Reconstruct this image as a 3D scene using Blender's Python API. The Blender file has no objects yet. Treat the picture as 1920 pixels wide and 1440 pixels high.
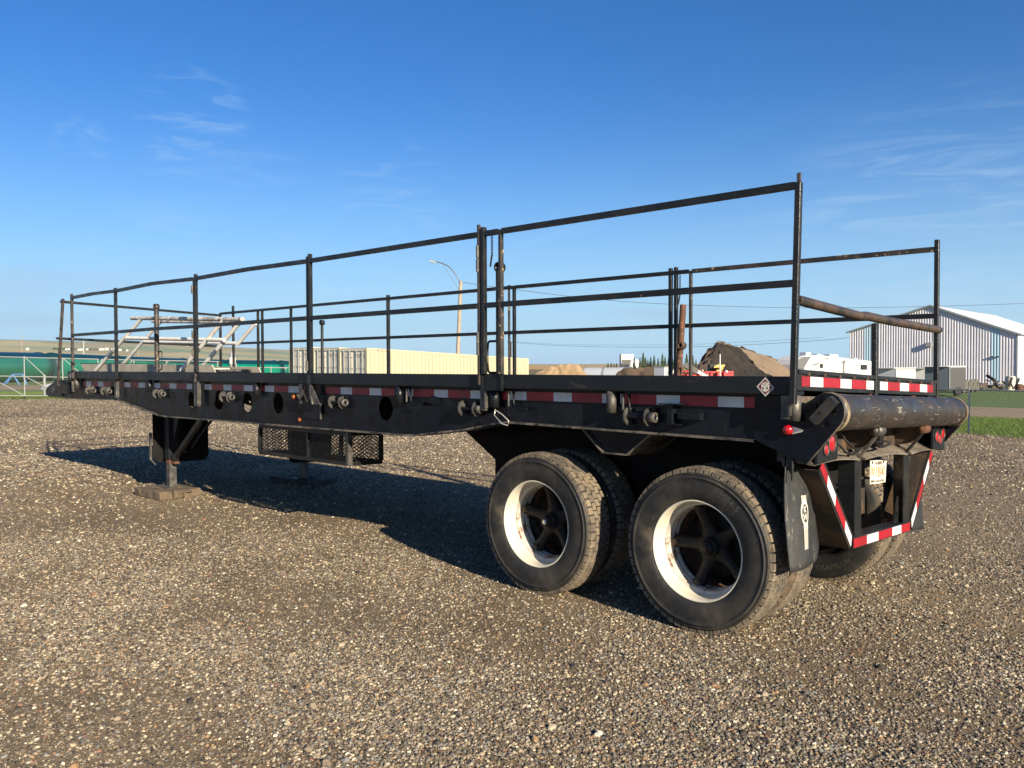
import bpy, bmesh, math, random
import numpy as np
from mathutils import Vector, Matrix, noise
from mathutils.geometry import tessellate_polygon
random.seed(7)
PI = math.pi
scene = bpy.context.scene
COL = scene.collection

# ------------------------------------------------------------------ camera
# world: X runs along the trailer towards its nose, Y to its left side, Z up, metres
CAM = Vector((-2.00114, 5.64152, 1.65167))
CR = Vector((-0.73022647, -0.68319712, -0.00331634))
CU = Vector((0.01322895, -0.01899244, 0.99973211))
CD = Vector((0.68307708, -0.72998697, -0.02290676))
FPX = 1565.2
cd = bpy.data.cameras.new('camera')
cam = bpy.data.objects.new('camera', cd)
COL.objects.link(cam)
cam.matrix_world = Matrix(((CR.x, CU.x, -CD.x, CAM.x), (CR.y, CU.y, -CD.y, CAM.y), (CR.z, CU.z, -CD.z, CAM.z), (0, 0, 0, 1)))
cd.sensor_width = 36
cd.lens = FPX / 1920 * 36
cd.clip_start = 0.05
cd.clip_end = 30000
scene.camera = cam

# ------------------------------------------------------------------ light and exposure
SUN_TO = Vector((-2.63, 0.75, 1.0)).normalized()
elev = math.asin(SUN_TO.z)
sd = bpy.data.lights.new('sun', 'SUN')
sd.energy = 5.0
sd.angle = math.radians(0.5)
sd.color = (1.0, 0.86, 0.66)
sun = bpy.data.objects.new('sun', sd)
COL.objects.link(sun)
sun.rotation_euler = SUN_TO.to_track_quat('Z', 'Y').to_euler()
sun.location = (-20, 6, 12)

w = bpy.data.worlds.new('World')
scene.world = w
w.use_nodes = True
wn, wl = w.node_tree.nodes, w.node_tree.links
wn.clear()
wo = wn.new('ShaderNodeOutputWorld')
bg = wn.new('ShaderNodeBackground')
sky = wn.new('ShaderNodeTexSky')
sky.sky_type = 'NISHITA'
sky.sun_disc = False
sky.sun_elevation = elev
sky.sun_rotation = math.atan2(SUN_TO.x, SUN_TO.y)
sky.altitude = 600
sky.air_density = 1.0
sky.dust_density = 0.6
sky.ozone_density = 3.0
bg.inputs['Strength'].default_value = 0.066
# thin cirrus and a low cloud bank, part of the sky in every direction
tc = wn.new('ShaderNodeTexCoord')
sep = wn.new('ShaderNodeSeparateXYZ')
wl.new(tc.outputs['Generated'], sep.inputs[0])
def wmath(op, a, b=None, clamp=False):
    n = wn.new('ShaderNodeMath'); n.operation = op; n.use_clamp = clamp
    for i, v in enumerate((a, b)):
        if v is None: continue
        if isinstance(v, (int, float)): n.inputs[i].default_value = v
        else: wl.new(v, n.inputs[i])
    return n.outputs[0]
def wramp(v, a, b, c=0.0, d=1.0):
    n = wn.new('ShaderNodeMapRange'); n.interpolation_type = 'SMOOTHSTEP'
    wl.new(v, n.inputs['Value'])
    n.inputs['From Min'].default_value = a; n.inputs['From Max'].default_value = b
    n.inputs['To Min'].default_value = c; n.inputs['To Max'].default_value = d
    return n.outputs[0]
zc = wmath('MAXIMUM', sep.outputs['Z'], 0.0)
dv = wmath('ADD', zc, 0.10)
px_ = wmath('DIVIDE', sep.outputs['X'], dv)
py_ = wmath('DIVIDE', sep.outputs['Y'], dv)
cmb = wn.new('ShaderNodeCombineXYZ')
wl.new(px_, cmb.inputs[0]); wl.new(py_, cmb.inputs[1])
mp = wn.new('ShaderNodeMapping')
mp.inputs['Scale'].default_value = (0.35, 1.1, 1)
mp.inputs['Rotation'].default_value = (0, 0, 0.75)
mp.inputs['Location'].default_value = (3.1, 7.7, 0)
wl.new(cmb.outputs[0], mp.inputs[0])
n1 = wn.new('ShaderNodeTexNoise'); n1.inputs['Scale'].default_value = 1.3
n1.inputs['Detail'].default_value = 7; n1.inputs['Roughness'].default_value = 0.62; n1.inputs['Distortion'].default_value = 0.9
wl.new(mp.outputs[0], n1.inputs['Vector'])
n2 = wn.new('ShaderNodeTexNoise'); n2.inputs['Scale'].default_value = 0.55; n2.inputs['Detail'].default_value = 2
wl.new(mp.outputs[0], n2.inputs['Vector'])
cir = wmath('MULTIPLY', wramp(n1.outputs[0], 0.47, 0.74), wramp(n2.outputs[0], 0.44, 0.60))
cir = wmath('MULTIPLY', cir, 0.15)
# low bank near the horizon, stretched sideways
mp2 = wn.new('ShaderNodeMapping'); mp2.inputs['Scale'].default_value = (2.2, 2.2, 26)
mp2.inputs['Location'].default_value = (0.4, 1.9, 0.35)
wl.new(tc.outputs['Generated'], mp2.inputs[0])
n3 = wn.new('ShaderNodeTexNoise'); n3.inputs['Scale'].default_value = 1.4; n3.inputs['Detail'].default_value = 6
wl.new(mp2.outputs[0], n3.inputs['Vector'])
bank = wmath('MULTIPLY', wramp(n3.outputs[0], 0.50, 0.72), wramp(sep.outputs['Z'], 0.16, 0.05))
bank = wmath('MULTIPLY', bank, 0.45)
hs = wn.new('ShaderNodeHueSaturation'); hs.inputs['Saturation'].default_value = 1.12
hs.inputs['Hue'].default_value = 0.5
ti = wn.new('ShaderNodeMix'); ti.data_type = 'RGBA'; ti.blend_type = 'MULTIPLY'; ti.inputs[0].default_value = 1.0
wl.new(sky.outputs[0], ti.inputs[6]); ti.inputs[7].default_value = (0.55, 0.74, 1.0, 1)
wl.new(ti.outputs[2], hs.inputs['Color'])
def wmix(f, a, col):
    m = wn.new('ShaderNodeMix'); m.data_type = 'RGBA'
    wl.new(f, m.inputs[0]); wl.new(a, m.inputs[6]); m.inputs[7].default_value = col
    return m.outputs[2]
air = wmath('POWER', wramp(sep.outputs['Z'], 0.46, -0.02), 3.0)
c0_ = wmix(wmath('MULTIPLY', air, 0.92), hs.outputs[0], (3.3, 5.4, 6.9, 1))
# a few separate wisps of cirrus, each at its own place in the sky
def wisp(vec, r0, r1, amt, stretch, rot, seed):
    nv = wn.new('ShaderNodeVectorMath'); nv.operation = 'NORMALIZE'; wl.new(tc.outputs['Generated'], nv.inputs[0])
    dt = wn.new('ShaderNodeVectorMath'); dt.operation = 'DOT_PRODUCT'; wl.new(nv.outputs[0], dt.inputs[0]); dt.inputs[1].default_value = vec
    m_ = wn.new('ShaderNodeMapping'); m_.inputs['Scale'].default_value = stretch; m_.inputs['Location'].default_value = (seed, seed * .7, seed * 1.3); m_.inputs['Rotation'].default_value = rot
    wl.new(nv.outputs[0], m_.inputs[0])
    q = wn.new('ShaderNodeTexNoise'); q.inputs['Scale'].default_value = 1; q.inputs['Detail'].default_value = 8; q.inputs['Roughness'].default_value = .6; q.inputs['Distortion'].default_value = 1.2; wl.new(m_.outputs[0], q.inputs['Vector'])
    return wmath('MULTIPLY', wmath('MULTIPLY', wramp(dt.outputs['Value'], r0, r1), wramp(q.outputs[0], .44, .70)), amt)
ws = None
for vec, r0, r1, amt, st, rt, sd_ in (((0.866, -0.425, 0.264), .9978, .9999, .30, (14, 14, 60), (0.15, 0, 0), 3.0), ((0.916, -0.329, 0.229), .9992, .99998, .35, (16, 16, 50), (0, 0, 0), 7.0),
                                     ((0.763, -0.617, 0.191), .9960, .9997, .22, (9, 9, 60), (0, 0, 0), 11.0), ((0.871, -0.469, 0.147), .9900, .9990, .16, (6, 6, 50), (0, .1, 0), 15.0), ((0.280, -0.955, 0.0915), .975, .998, .30, (7, 7, 60), (0, 0, 0), 19.0)):
    x_ = wisp(vec, r0, r1, amt, st, rt, sd_); ws = x_ if ws is None else wmath('ADD', ws, x_)
cir = wmath('MINIMUM', wmath('ADD', cir, ws), 0.85)
c1 = wmix(cir, c0_, (3.6, 5.1, 6.7, 1))
c2 = wmix(bank, c1, (3.0, 4.1, 5.6, 1))
wl.new(c2, bg.inputs['Color'])
wl.new(bg.outputs[0], wo.inputs[0])

scene.view_settings.view_transform = 'Standard'
scene.view_settings.look = 'None'
scene.view_settings.exposure = 1.1
scene.view_settings.gamma = 1
scene.view_settings.use_curve_mapping = False

# ------------------------------------------------------------------ helpers
def at(px, py, D):
    """a point of the place: D metres away, seen at that spot of the 1920 x 1440 photograph"""
    return CAM + D * (CD + (px - 960) / FPX * CR - (py - 720) / FPX * CU)
def onY(px, py, y):
    v = CD + (px - 960) / FPX * CR - (py - 720) / FPX * CU
    return CAM + v * ((y - CAM.y) / v.y)
def onX(px, py, x):
    v = CD + (px - 960) / FPX * CR - (py - 720) / FPX * CU
    return CAM + v * ((x - CAM.x) / v.x)
def sm(a, b, x):
    t = min(1, max(0, (x - a) / (b - a))); return t * t * (3 - 2 * t)
def gh(x, y):
    """height of the yard: level round the trailer, falling away to the north-east"""
    return -0.85 * sm(-11, -62, y) * sm(80, 52, x)

K = 0.0414
ROLL = [False]
ORG = {}

class MB:
    def __init__(s): s.v = []; s.f = []; s.m = []; s.sm = []
    def add(s, vs, fs, m=0, smooth=False):
        o = len(s.v); s.v += [tuple(v) for v in vs]
        for f in fs: s.f.append([o + i for i in f]); s.m.append(m); s.sm.append(smooth)
        return s
    def box(s, x0, x1, y0, y1, z0, z1, m=0):
        return s.add([(x, y, z) for x in (x0, x1) for y in (y0, y1) for z in (z0, z1)],
                     [(0, 1, 3, 2), (4, 6, 7, 5), (0, 4, 5, 1), (2, 3, 7, 6), (0, 2, 6, 4), (1, 5, 7, 3)], m)
    def bar(s, p0, p1, wd, h, up=(0, 0, 1), m=0):
        p0, p1, up = Vector(p0), Vector(p1), Vector(up)
        d = (p1 - p0).normalized(); a = d.cross(up)
        if a.length < 1e-4: a = d.cross(Vector((1, 0, 0)))
        a.normalize(); b = a.cross(d)
        vs = []
        for p in (p0, p1):
            for i, j in ((-1, -1), (1, -1), (1, 1), (-1, 1)): vs.append(p + a * i * wd / 2 + b * j * h / 2)
        return s.add(vs, [(0, 3, 2, 1), (4, 5, 6, 7), (0, 1, 5, 4), (1, 2, 6, 5), (2, 3, 7, 6), (3, 0, 4, 7)], m)
    def path(s, pts, r, n=8, m=0, cap=True, r1=None):
        pts = [Vector(p) for p in pts]; k = len(pts); vs = []
        for i, p in enumerate(pts):
            d = (pts[min(i + 1, k - 1)] - pts[max(i - 1, 0)]).normalized()
            a = d.cross(Vector((0, 0, 1)))
            if a.length < 0.05: a = d.cross(Vector((1, 0, 0)))
            a.normalize(); b = a.cross(d)
            rr = r if r1 is None else r + (r1 - r) * i / (k - 1)
            for j in range(n):
                t = 2 * PI * j / n; vs.append(p + a * rr * math.cos(t) + b * rr * math.sin(t))
        fs = [(i * n + j, i * n + (j + 1) % n, (i + 1) * n + (j + 1) % n, (i + 1) * n + j) for i in range(k - 1) for j in range(n)]
        s.add(vs, fs, m, True)
        if cap: s.add(vs[:n], [tuple(range(n))[::-1]], m); s.add(vs[-n:], [tuple(range(n))], m)
        return s
    def tube(s, p0, p1, r, n=10, m=0, r1=None, cap=True): return s.path([p0, p1], r, n, m, cap, r1)
    def plate(s, fn, outer, t0, t1, holes=(), m=0, me=None):
        """flat plate: fn(a, b, t) -> xyz"""
        me = m if me is None else me
        loops = [list(outer)] + [list(h) for h in holes]
        flat = [p for l in loops for p in l]; n = len(flat)
        tris = tessellate_polygon([[Vector((p[0], p[1], 0)) for p in l] for l in loops])
        vs = [fn(p[0], p[1], t0) for p in flat] + [fn(p[0], p[1], t1) for p in flat]
        s.add(vs, [tuple(t) for t in tris] + [tuple(i + n for i in t)[::-1] for t in tris], m)
        o = 0; fs = []
        for l in loops:
            k = len(l)
            for i in range(k):
                a, b = o + i, o + (i + 1) % k; fs.append((a, b, b + n, a + n))
            o += k
        s.add(vs, fs, me)
        return s
    def lathe(s, prof, n, c=(0, 0, 0), m=0, smooth=True, close=False, axis='y'):
        """prof of (r, a) spun round an axis through c"""
        vs = []
        for r, a in prof:
            for j in range(n):
                t = 2 * PI * j / n
                if axis == 'y': vs.append((c[0] + r * math.cos(t), c[1] + a, c[2] + r * math.sin(t)))
                elif axis == 'x': vs.append((c[0] + a, c[1] + r * math.cos(t), c[2] + r * math.sin(t)))
                else: vs.append((c[0] + r * math.cos(t), c[1] + r * math.sin(t), c[2] + a))
        k = len(prof)
        fs = [(i * n + j, i * n + (j + 1) % n, ((i + 1) % k) * n + (j + 1) % n, ((i + 1) % k) * n + j) for i in range(k if close else k - 1) for j in range(n)]
        return s.add(vs, fs, m, smooth)
    def obj(s, name, mat, parent=None, bevel=0, normals=True):
        vs = s.v
        if ROLL[0]: vs = [(x, y, z + K * (y - 1.22)) for x, y, z in vs]
        me = bpy.data.meshes.new(name)
        me.from_pydata(vs, [], s.f)
        mats = mat if isinstance(mat, (list, tuple)) else [mat]
        for mm in mats: me.materials.append(mm)
        me.polygons.foreach_set('material_index', s.m)
        me.polygons.foreach_set('use_smooth', s.sm)
        if normals:
            b = bmesh.new(); b.from_mesh(me); bmesh.ops.recalc_face_normals(b, faces=b.faces); b.to_mesh(me); b.free()
        me.update()
        o = bpy.data.objects.new(name, me); COL.objects.link(o)
        if parent is not None:
            o.parent = parent; o.location = -ORG.get(parent.name, Vector((0, 0, 0)))
        if bevel:
            md = o.modifiers.new('bevel', 'BEVEL'); md.width = bevel; md.segments = 1; md.limit_method = 'ANGLE'
        return o

def tag(o, label=None, cat=None, group=None, kind=None):
    if label: o['label'] = label
    if cat: o['category'] = cat
    if group: o['group'] = group
    if kind: o['kind'] = kind
    return o
def thing(name, loc, label, cat, group=None, rz=0.0, local=False):
    o = bpy.data.objects.new(name, None); COL.objects.link(o)
    o.location = loc; o.rotation_euler = (0, 0, rz); o.empty_display_size = 0.3
    tag(o, label, cat, group)
    if not local: ORG[o.name] = Vector(loc)
    return o
def copy_tree(o, parent=None, **kw):
    c = o.copy(); COL.objects.link(c)
    if parent is not None: c.parent = parent
    for ch in list(o.children): copy_tree(ch, c)
    return c

def text_tris(txt, size, align='CENTER', bold=0.0):
    """flat letters as triangles in the XY plane"""
    cu = bpy.data.curves.new('letters', 'FONT'); cu.body = txt; cu.size = size
    cu.align_x = align; cu.align_y = 'CENTER'; cu.resolution_u = 2; cu.offset = bold
    ob = bpy.data.objects.new('letters', cu)
    me = bpy.data.meshes.new_from_object(ob)
    vs = [tuple(v.co) for v in me.vertices]; fs = [tuple(p.vertices) for p in me.polygons]
    bpy.data.objects.remove(ob); bpy.data.curves.remove(cu); bpy.data.meshes.remove(me)
    return vs, fs

# ------------------------------------------------------------------ materials
def mat(name, col, rough=0.5, metal=0.0, col2=None, scale=3.0, lo=0.4, hi=0.65, spot=None, sscale=14, slo=0.62, shi=0.68,
        bump=0.0, bscale=40, spec=0.5, streak=None, vary=0.0, coat=0.0, stretch=(1, 1, 1), up=None):
    m = bpy.data.materials.new(name); m.use_nodes = True
    nt = m.node_tree; N, L = nt.nodes, nt.links
    b = N['Principled BSDF']
    b.inputs['Roughness'].default_value = rough; b.inputs['Metallic'].default_value = metal
    b.inputs['Specular IOR Level'].default_value = spec
    b.inputs['Coat Weight'].default_value = coat
    tcn = N.new('ShaderNodeTexCoord'); mpn = N.new('ShaderNodeMapping'); mpn.inputs['Scale'].default_value = stretch
    L.new(tcn.outputs['Object'], mpn.inputs[0]); V = mpn.outputs[0]
    def nz(sc, det=5, ro=0.6, vec=None, dist=0.0):
        n = N.new('ShaderNodeTexNoise'); n.inputs['Scale'].default_value = sc; n.inputs['Detail'].default_value = det
        n.inputs['Roughness'].default_value = ro; n.inputs['Distortion'].default_value = dist; L.new(vec or V, n.inputs['Vector']); return n.outputs[0]
    def rg(v, a, c_, d=0.0, e=1.0):
        n = N.new('ShaderNodeMapRange'); n.interpolation_type = 'SMOOTHSTEP'; L.new(v, n.inputs['Value'])
        n.inputs['From Min'].default_value = a; n.inputs['From Max'].default_value = c_
        n.inputs['To Min'].default_value = d; n.inputs['To Max'].default_value = e; return n.outputs[0]
    def mx(f, a, c_):
        n = N.new('ShaderNodeMix'); n.data_type = 'RGBA'; L.new(f, n.inputs[0])
        for i, v in ((6, a), (7, c_)):
            if isinstance(v, tuple): n.inputs[i].default_value = (*v, 1)
            else: L.new(v, n.inputs[i])
        return n.outputs[2]
    cur = tuple(col)
    if col2: cur = mx(rg(nz(scale), lo, hi), cur, tuple(col2))
    if streak:   # (colour, amount): fine vertical or stretched wear
        mp3 = N.new('ShaderNodeMapping'); mp3.inputs['Scale'].default_value = streak[2]; L.new(tcn.outputs['Object'], mp3.inputs[0])
        cur = mx(rg(nz(streak[3] if len(streak) > 3 else 8, 6, 0.65, mp3.outputs[0], 0.6), 0.60, 0.66, 0, streak[1]), cur, tuple(streak[0]))
    if spot: cur = mx(rg(nz(sscale, 6, 0.7), slo, shi), cur, tuple(spot))
    if up:       # dust lying on faces that look up
        gn = N.new('ShaderNodeNewGeometry'); sp = N.new('ShaderNodeSeparateXYZ'); L.new(gn.outputs['Normal'], sp.inputs[0])
        mu = N.new('ShaderNodeMath'); mu.operation = 'MULTIPLY'; L.new(rg(sp.outputs['Z'], 0.3, 0.9, 0, up[1]), mu.inputs[0]); L.new(rg(nz(9), 0.3, 0.6), mu.inputs[1])
        cur = mx(mu.outputs[0], cur, tuple(up[0]))
    if isinstance(cur, tuple): b.inputs['Base Color'].default_value = (*cur, 1)
    else: L.new(cur, b.inputs['Base Color'])
    if vary:
        L.new(rg(nz(scale * 3), 0.3, 0.7, max(0.02, rough - vary), min(1, rough + vary)), b.inputs['Roughness'])
    if bump:
        bn = N.new('ShaderNodeBump'); bn.inputs['Strength'].default_value = bump; bn.inputs['Distance'].default_value = 0.01
        L.new(nz(bscale, 4), bn.inputs['Height']); L.new(bn.outputs[0], b.inputs['Normal'])
    return m

BLACK = mat('black_frame_paint', (0.0035, 0.0055, 0.0100), 0.27, 0, (0.0075, 0.0095, 0.0135), 2.2, spec=.22, spot=(0.022, 0.022, 0.023), sscale=26, slo=0.66, shi=0.74, bump=0.2, bscale=12, vary=0.14, streak=((.020, .021, .022), .45, (2.2, 2.2, .5), 7))
SIDERAIL = mat('dark_side_rail_paint', (0.0085, 0.011, 0.0135), 0.36, 0, (0.0125, 0.0125, 0.0145), 1.2, spec=.28, spot=(0.07, 0.068, 0.065), sscale=40, slo=0.68, shi=0.74, bump=0.2, bscale=9, vary=0.12, streak=((.034, .028, .030), .6, (.8, 2, 2.5), 6))
TUBEP = mat('black_tube_paint', (0.0075, 0.0095, 0.0105), 0.38, 0, (0.018, 0.017, 0.016), 5, spec=.38, spot=(0.13, 0.075, 0.042), sscale=22, slo=0.655, shi=0.69, bump=0.2, bscale=60, vary=0.15)
CHIPPED = mat('chipped_tube_paint', (0.02, 0.019, 0.018), 0.5, 0, (0.055, 0.04, 0.03), 9, spot=(0.42, 0.30, 0.15), sscale=17, slo=0.60, shi=0.64, bump=0.3, bscale=60)
GREYS = mat('worn_grey_steel', (0.055, 0.055, 0.053), 0.5, 0.4, (0.12, 0.11, 0.095), 14, spot=(0.12, 0.06, 0.03), sscale=25, slo=0.62, shi=0.68, bump=0.2)
EDGE = mat('scuffed_flange_edge', (0.06, 0.055, 0.05), 0.45, 0.3, (0.20, 0.17, 0.13), 6, 0.35, 0.6, spot=(0.02, 0.02, 0.02), sscale=11, slo=0.5, shi=0.6, bump=0.2)
RUSTY = mat('rusty_steel', (0.11, 0.045, 0.022), 0.8, 0, (0.05, 0.03, 0.02), 7, spot=(0.23, 0.10, 0.05), sscale=20, slo=0.55, shi=0.65, bump=0.5, bscale=60)
BROWNP = mat('brown_worn_pipe', (0.065, 0.05, 0.04), 0.5, 0.3, (0.10, 0.065, 0.045), 6, spot=(0.03, 0.026, 0.024), sscale=10, slo=0.5, shi=0.62, bump=0.2)
DARKRUST = mat('dark_rusty_plate', (0.028, 0.022, 0.017), 0.7, 0, (0.09, 0.052, 0.026), 5, 0.42, 0.6, spot=(0.12, 0.065, 0.03), sscale=12, slo=0.60, shi=0.72, bump=0.3)
ROLLER = mat('scratched_roller_steel', (0.030, 0.029, 0.029), 0.46, 0.3, (0.060, 0.046, 0.036), 4, 0.35, 0.7, spot=(0.16, 0.065, 0.035), sscale=5, slo=0.66, shi=0.70,
             streak=((0.50, 0.47, 0.40), 0.30, (3.2, 0.8, 3.2), 9), bump=0.15, bscale=70, vary=0.16)
GOLD = mat('scraped_weld_band', (0.33, 0.26, 0.15), 0.5, 0.3, (0.15, 0.11, 0.07), 14, bump=0.3)
RED = mat('red_reflective_tape', (0.30, 0.010, 0.018), 0.40, 0, (0.22, 0.009, 0.015), 5, spot=(0.18, 0.03, 0.03), sscale=30, slo=0.66, shi=0.74)
WHITE = mat('white_reflective_tape', (0.60, 0.61, 0.60), 0.38, 0, (0.48, 0.49, 0.49), 6, spot=(0.12, 0.11, 0.10), sscale=26, slo=0.68, shi=0.72)
TYRE = mat('tyre_rubber', (0.0125, 0.0135, 0.0145), 0.64, 0, (0.046, 0.041, 0.033), 2.4, 0.40, 0.68, spec=.35, spot=(0.105, 0.086, 0.060), sscale=4.5, slo=0.52, shi=0.80, streak=((.09, .075, .055), .35, (2, 2, 2), 16), bump=0.25, bscale=90, vary=0.1)
TREAD = mat('dusty_tread_rubber', (0.17, 0.135, 0.092), 0.9, 0, (0.060, 0.052, 0.042), 7, 0.42, 0.68, spot=(0.25, 0.20, 0.135), sscale=18, slo=0.55, shi=0.7, bump=0.7, bscale=70)
RIMW = mat('chipped_white_rim', (0.54, 0.505, 0.40), 0.5, 0, (0.58, 0.54, 0.44), 5, spot=(0.26, 0.13, 0.05), sscale=21, slo=0.665, shi=0.72, bump=0.15)
RIMR = mat('rust_ringed_rim', (0.46, 0.44, 0.39), 0.55, 0, (0.34, 0.30, 0.25), 7, spot=(0.17, 0.07, 0.03), sscale=13, slo=0.53, shi=0.62, bump=0.3)
HUB = mat('greasy_cast_hub', (0.010, 0.009, 0.0085), 0.6, 0.1, (0.02, 0.015, 0.011), 12, spec=.3, spot=(0.05, 0.025, 0.014), sscale=24, slo=0.62, shi=0.70, bump=0.5)
FLAP = mat('scuffed_rubber_flap', (0.015, 0.017, 0.018), 0.68, 0, (0.030, 0.031, 0.030), 4, spot=(0.16, 0.155, 0.135), sscale=30, slo=0.64, shi=0.76,
           streak=((0.24, 0.23, 0.19), 0.6, (1, 5, 0.9), 7), bump=0.3)
DUSTY = mat('dust_covered_steel', (0.15, 0.125, 0.095), 0.85, 0, (0.075, 0.06, 0.045), 8, bump=0.4)
PAINTW = mat('peeling_white_paint', (0.80, 0.79, 0.74), 0.5, 0, (0.70, 0.68, 0.62), 5, spot=(0.22, 0.19, 0.16), sscale=15, slo=0.66, shi=0.72)
PAINTP = mat('worn_white_handrail', (0.60, 0.58, 0.52), 0.5, 0, (0.30, 0.28, 0.25), 9, 0.42, 0.6, spot=(0.09, 0.08, 0.07), sscale=20, slo=0.54, shi=0.62)
STRING = mat('grimy_cream_stringer', (0.42, 0.38, 0.30), 0.7, 0, (0.30, 0.26, 0.20), 4, spot=(0.10, 0.07, 0.05), sscale=11, slo=0.64, shi=0.70)
LENSR = mat('red_lamp_lens', (0.36, 0.007, 0.012), 0.15, 0, coat=0.8)
LENSA = mat('amber_lamp_lens', (0.24, 0.06, 0.010), 0.3, 0, coat=0.6)
CHROME = mat('bright_bracket', (0.7, 0.66, 0.6), 0.3, 0.6)
DARK = mat('grimy_underframe', (0.0045, 0.0045, 0.005), 0.75, 0, (0.009, 0.008, 0.007), 6, spec=.2, bump=0.3)
MUD = mat('caked_mud', (0.12, 0.085, 0.055), 0.95, 0, (0.07, 0.05, 0.033), 9, bump=1.0, bscale=45)
WOOD = mat('muddy_timber', (0.13, 0.095, 0.060), 0.9, 0, (0.075, 0.056, 0.036), 5, spot=(0.05, 0.036, 0.026), sscale=14, slo=0.6, shi=0.7, bump=0.7, bscale=30)
WOODD = mat('dark_timber', (0.06, 0.05, 0.04), 0.9, 0, (0.035, 0.03, 0.026), 6, bump=0.5)
MAROON = mat('maroon_sticker', (0.13, 0.010, 0.035), 0.4)
CREAM = mat('cream_print', (0.66, 0.62, 0.52), 0.5)
PRINTK = mat('black_print', (0.03, 0.028, 0.026), 0.6)
ORANGEP = mat('orange_print', (0.62, 0.20, 0.07), 0.5)
PLATEC = mat('number_plate_white', (0.74, 0.70, 0.58), 0.35, 0, (0.62, 0.57, 0.45), 12)
LOGO = mat('off_white_flap_print', (0.50, 0.48, 0.41), 0.6, 0, (0.48, 0.46, 0.40), 20)
BRACK=mat('bracket_grey_steel', (0.028, 0.030, 0.032), 0.4, 0.3, (0.05, 0.045, 0.04), 9, bump=.2)
GATEW = mat('dull_white_tube', (0.26, 0.27, 0.255), .5)
WIREM = mat('dull_fence_wire', (0.13, 0.135, 0.13), .6)
# ------------------------------------------------------------------ the flatbed trailer
ROLL[0] = True
T = thing('flatbed_trailer', (5.4, 0, 0), 'long black flatbed trailer with pipe railings, parked on the gravel with white-rimmed dual wheels', 'trailer')
XY = lambda y0: (lambda a, b, t: (a, t, b))
YZ = lambda a, b, t: (t, a, b)
def circ(cx, cz, rx, rz=None, n=28): rz = rz or rx; return [(cx + rx * math.cos(2 * PI * i / n), cz + rz * math.sin(2 * PI * i / n)) for i in range(n)]

# side rails (deck edge beams)
for sgn in (1, -1):
    b = MB(); y0, y1 = sorted((sgn * 1.10, sgn * 1.24))
    b.box(0.0, 10.87, y0, y1, 1.478, 1.582)
    o = b.obj('side_rail', SIDERAIL, T, bevel=0.006)
b = MB(); b.box(0.02, 10.85, -1.098, 1.098, 1.53, 1.56); b.obj('deck', DARK, T)
for i in range(17):
    b = MB(); x = 0.35 + i * 0.64; b.box(x, x + 0.07, -1.12, 1.12, 1.40, 1.528)
    if i == 0: cm = b.obj('cross_member', DARK, T)
    else:
        c = cm.copy(); c.location = cm.location + Vector((i * 0.64, 0, 0)); COL.objects.link(c)

# side web plates with round holes
bot = [(0.255, 1.218), (2.21, 1.238), (2.31, 1.226), (2.67, 1.159), (3.25, 1.086), (3.39, 1.079), (3.55, 1.077), (7.93, 1.057), (8.05, 1.066), (9.20, 1.213), (9.30, 1.216), (11.10, 1.190)]
HX = [(7.238, 1.266, .090), (6.595, 1.277, .104), (5.994, 1.273, .104), (5.397, 1.279, .104), (3.684, 1.282, .104)]
for sgn in (1, -1):
    b = MB(); y0, y1 = sorted((sgn * 1.146, sgn * 1.160))
    b.plate(XY(0), bot + [(11.10, 1.478), (0.255, 1.478)], y0, y1, [circ(x, z, r) for x, z, r in HX])
    b.obj('side_web', BLACK, T)
    b = MB()
    for i in range(len(bot) - 1):
        (xa, za), (xb, zb) = bot[i], bot[i + 1]
        ya, yb = sgn * 1.05, sgn * 1.205
        b.add([(xa, ya, za), (xb, ya, zb), (xb, yb, zb), (xa, yb, za), (xa, ya, za - .014), (xb, ya, zb - .014), (xb, yb, zb - .014), (xa, yb, za - .014)],
              [(0, 1, 2, 3), (4, 7, 6, 5), (3, 2, 6, 7), (0, 4, 5, 1)])
    b.obj('bottom_flange', EDGE, T)
# half round blister on the web near the hole
b = MB(); b.plate(XY(0), [(3.115, 1.345)] + [(3.05 + .085 * math.cos(PI * i / 10), 1.345 + .06 * math.sin(PI * i / 10)) for i in range(1, 10)] + [(2.965, 1.345)], 1.161, 1.175); b.obj('web_patch', BLACK, T)
# inner main beams
for sgn in (1, -1):
    b = MB(); y = sgn * 0.45
    bb = [(0.255, 1.05), (2.9, 1.05), (3.30, 1.10)] + bot[6:]
    hl = [circ(7.24, 1.19, .10)] if sgn > 0 else [circ(8.78, 1.24, .05)]
    b.plate(XY(0), bb + [(11.10, 1.47), (0.255, 1.47)], y - .007, y + .007, hl)
    b.obj('main_beam', DARK, T)

# nose
b = MB()
nose = [(11.10, 1.455), (11.58, 1.450), (12.00, 1.325), (12.05, 1.262), (12.02, 1.225), (11.90, 1.192), (11.10, 1.188)]
for sgn in (1, -1):
    y0, y1 = sorted((sgn * 1.12, sgn * 1.16)); b.plate(XY(0), nose, y0, y1)
vs = [(x, y, z) for x, z in nose[:-1] + [nose[-1]] for y in (-1.12, 1.12)]
b.add(vs, [(2 * i, 2 * i + 1, 2 * i + 3, 2 * i + 2) for i in range(len(nose) - 1)])
b.box(10.9, 11.10, -1.12, 1.12, 1.44, 1.56)
b.obj('nose', BLACK, T)
b = MB(); b.tube((11.72, 1.13, 1.30), (11.72, -1.13, 1.30), 0.085, 16); b.tube((11.72, 1.165, 1.30), (11.72, 1.13, 1.30), 0.05, 12); b.obj('nose_roller', GREYS, T)
b = MB(); b.box(11.02, 11.25, 1.161, 1.20, 1.25, 1.42); b.box(11.3, 11.36, 1.161, 1.185, 1.22, 1.44); b.obj('nose_bracket', BLACK, T)

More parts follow.
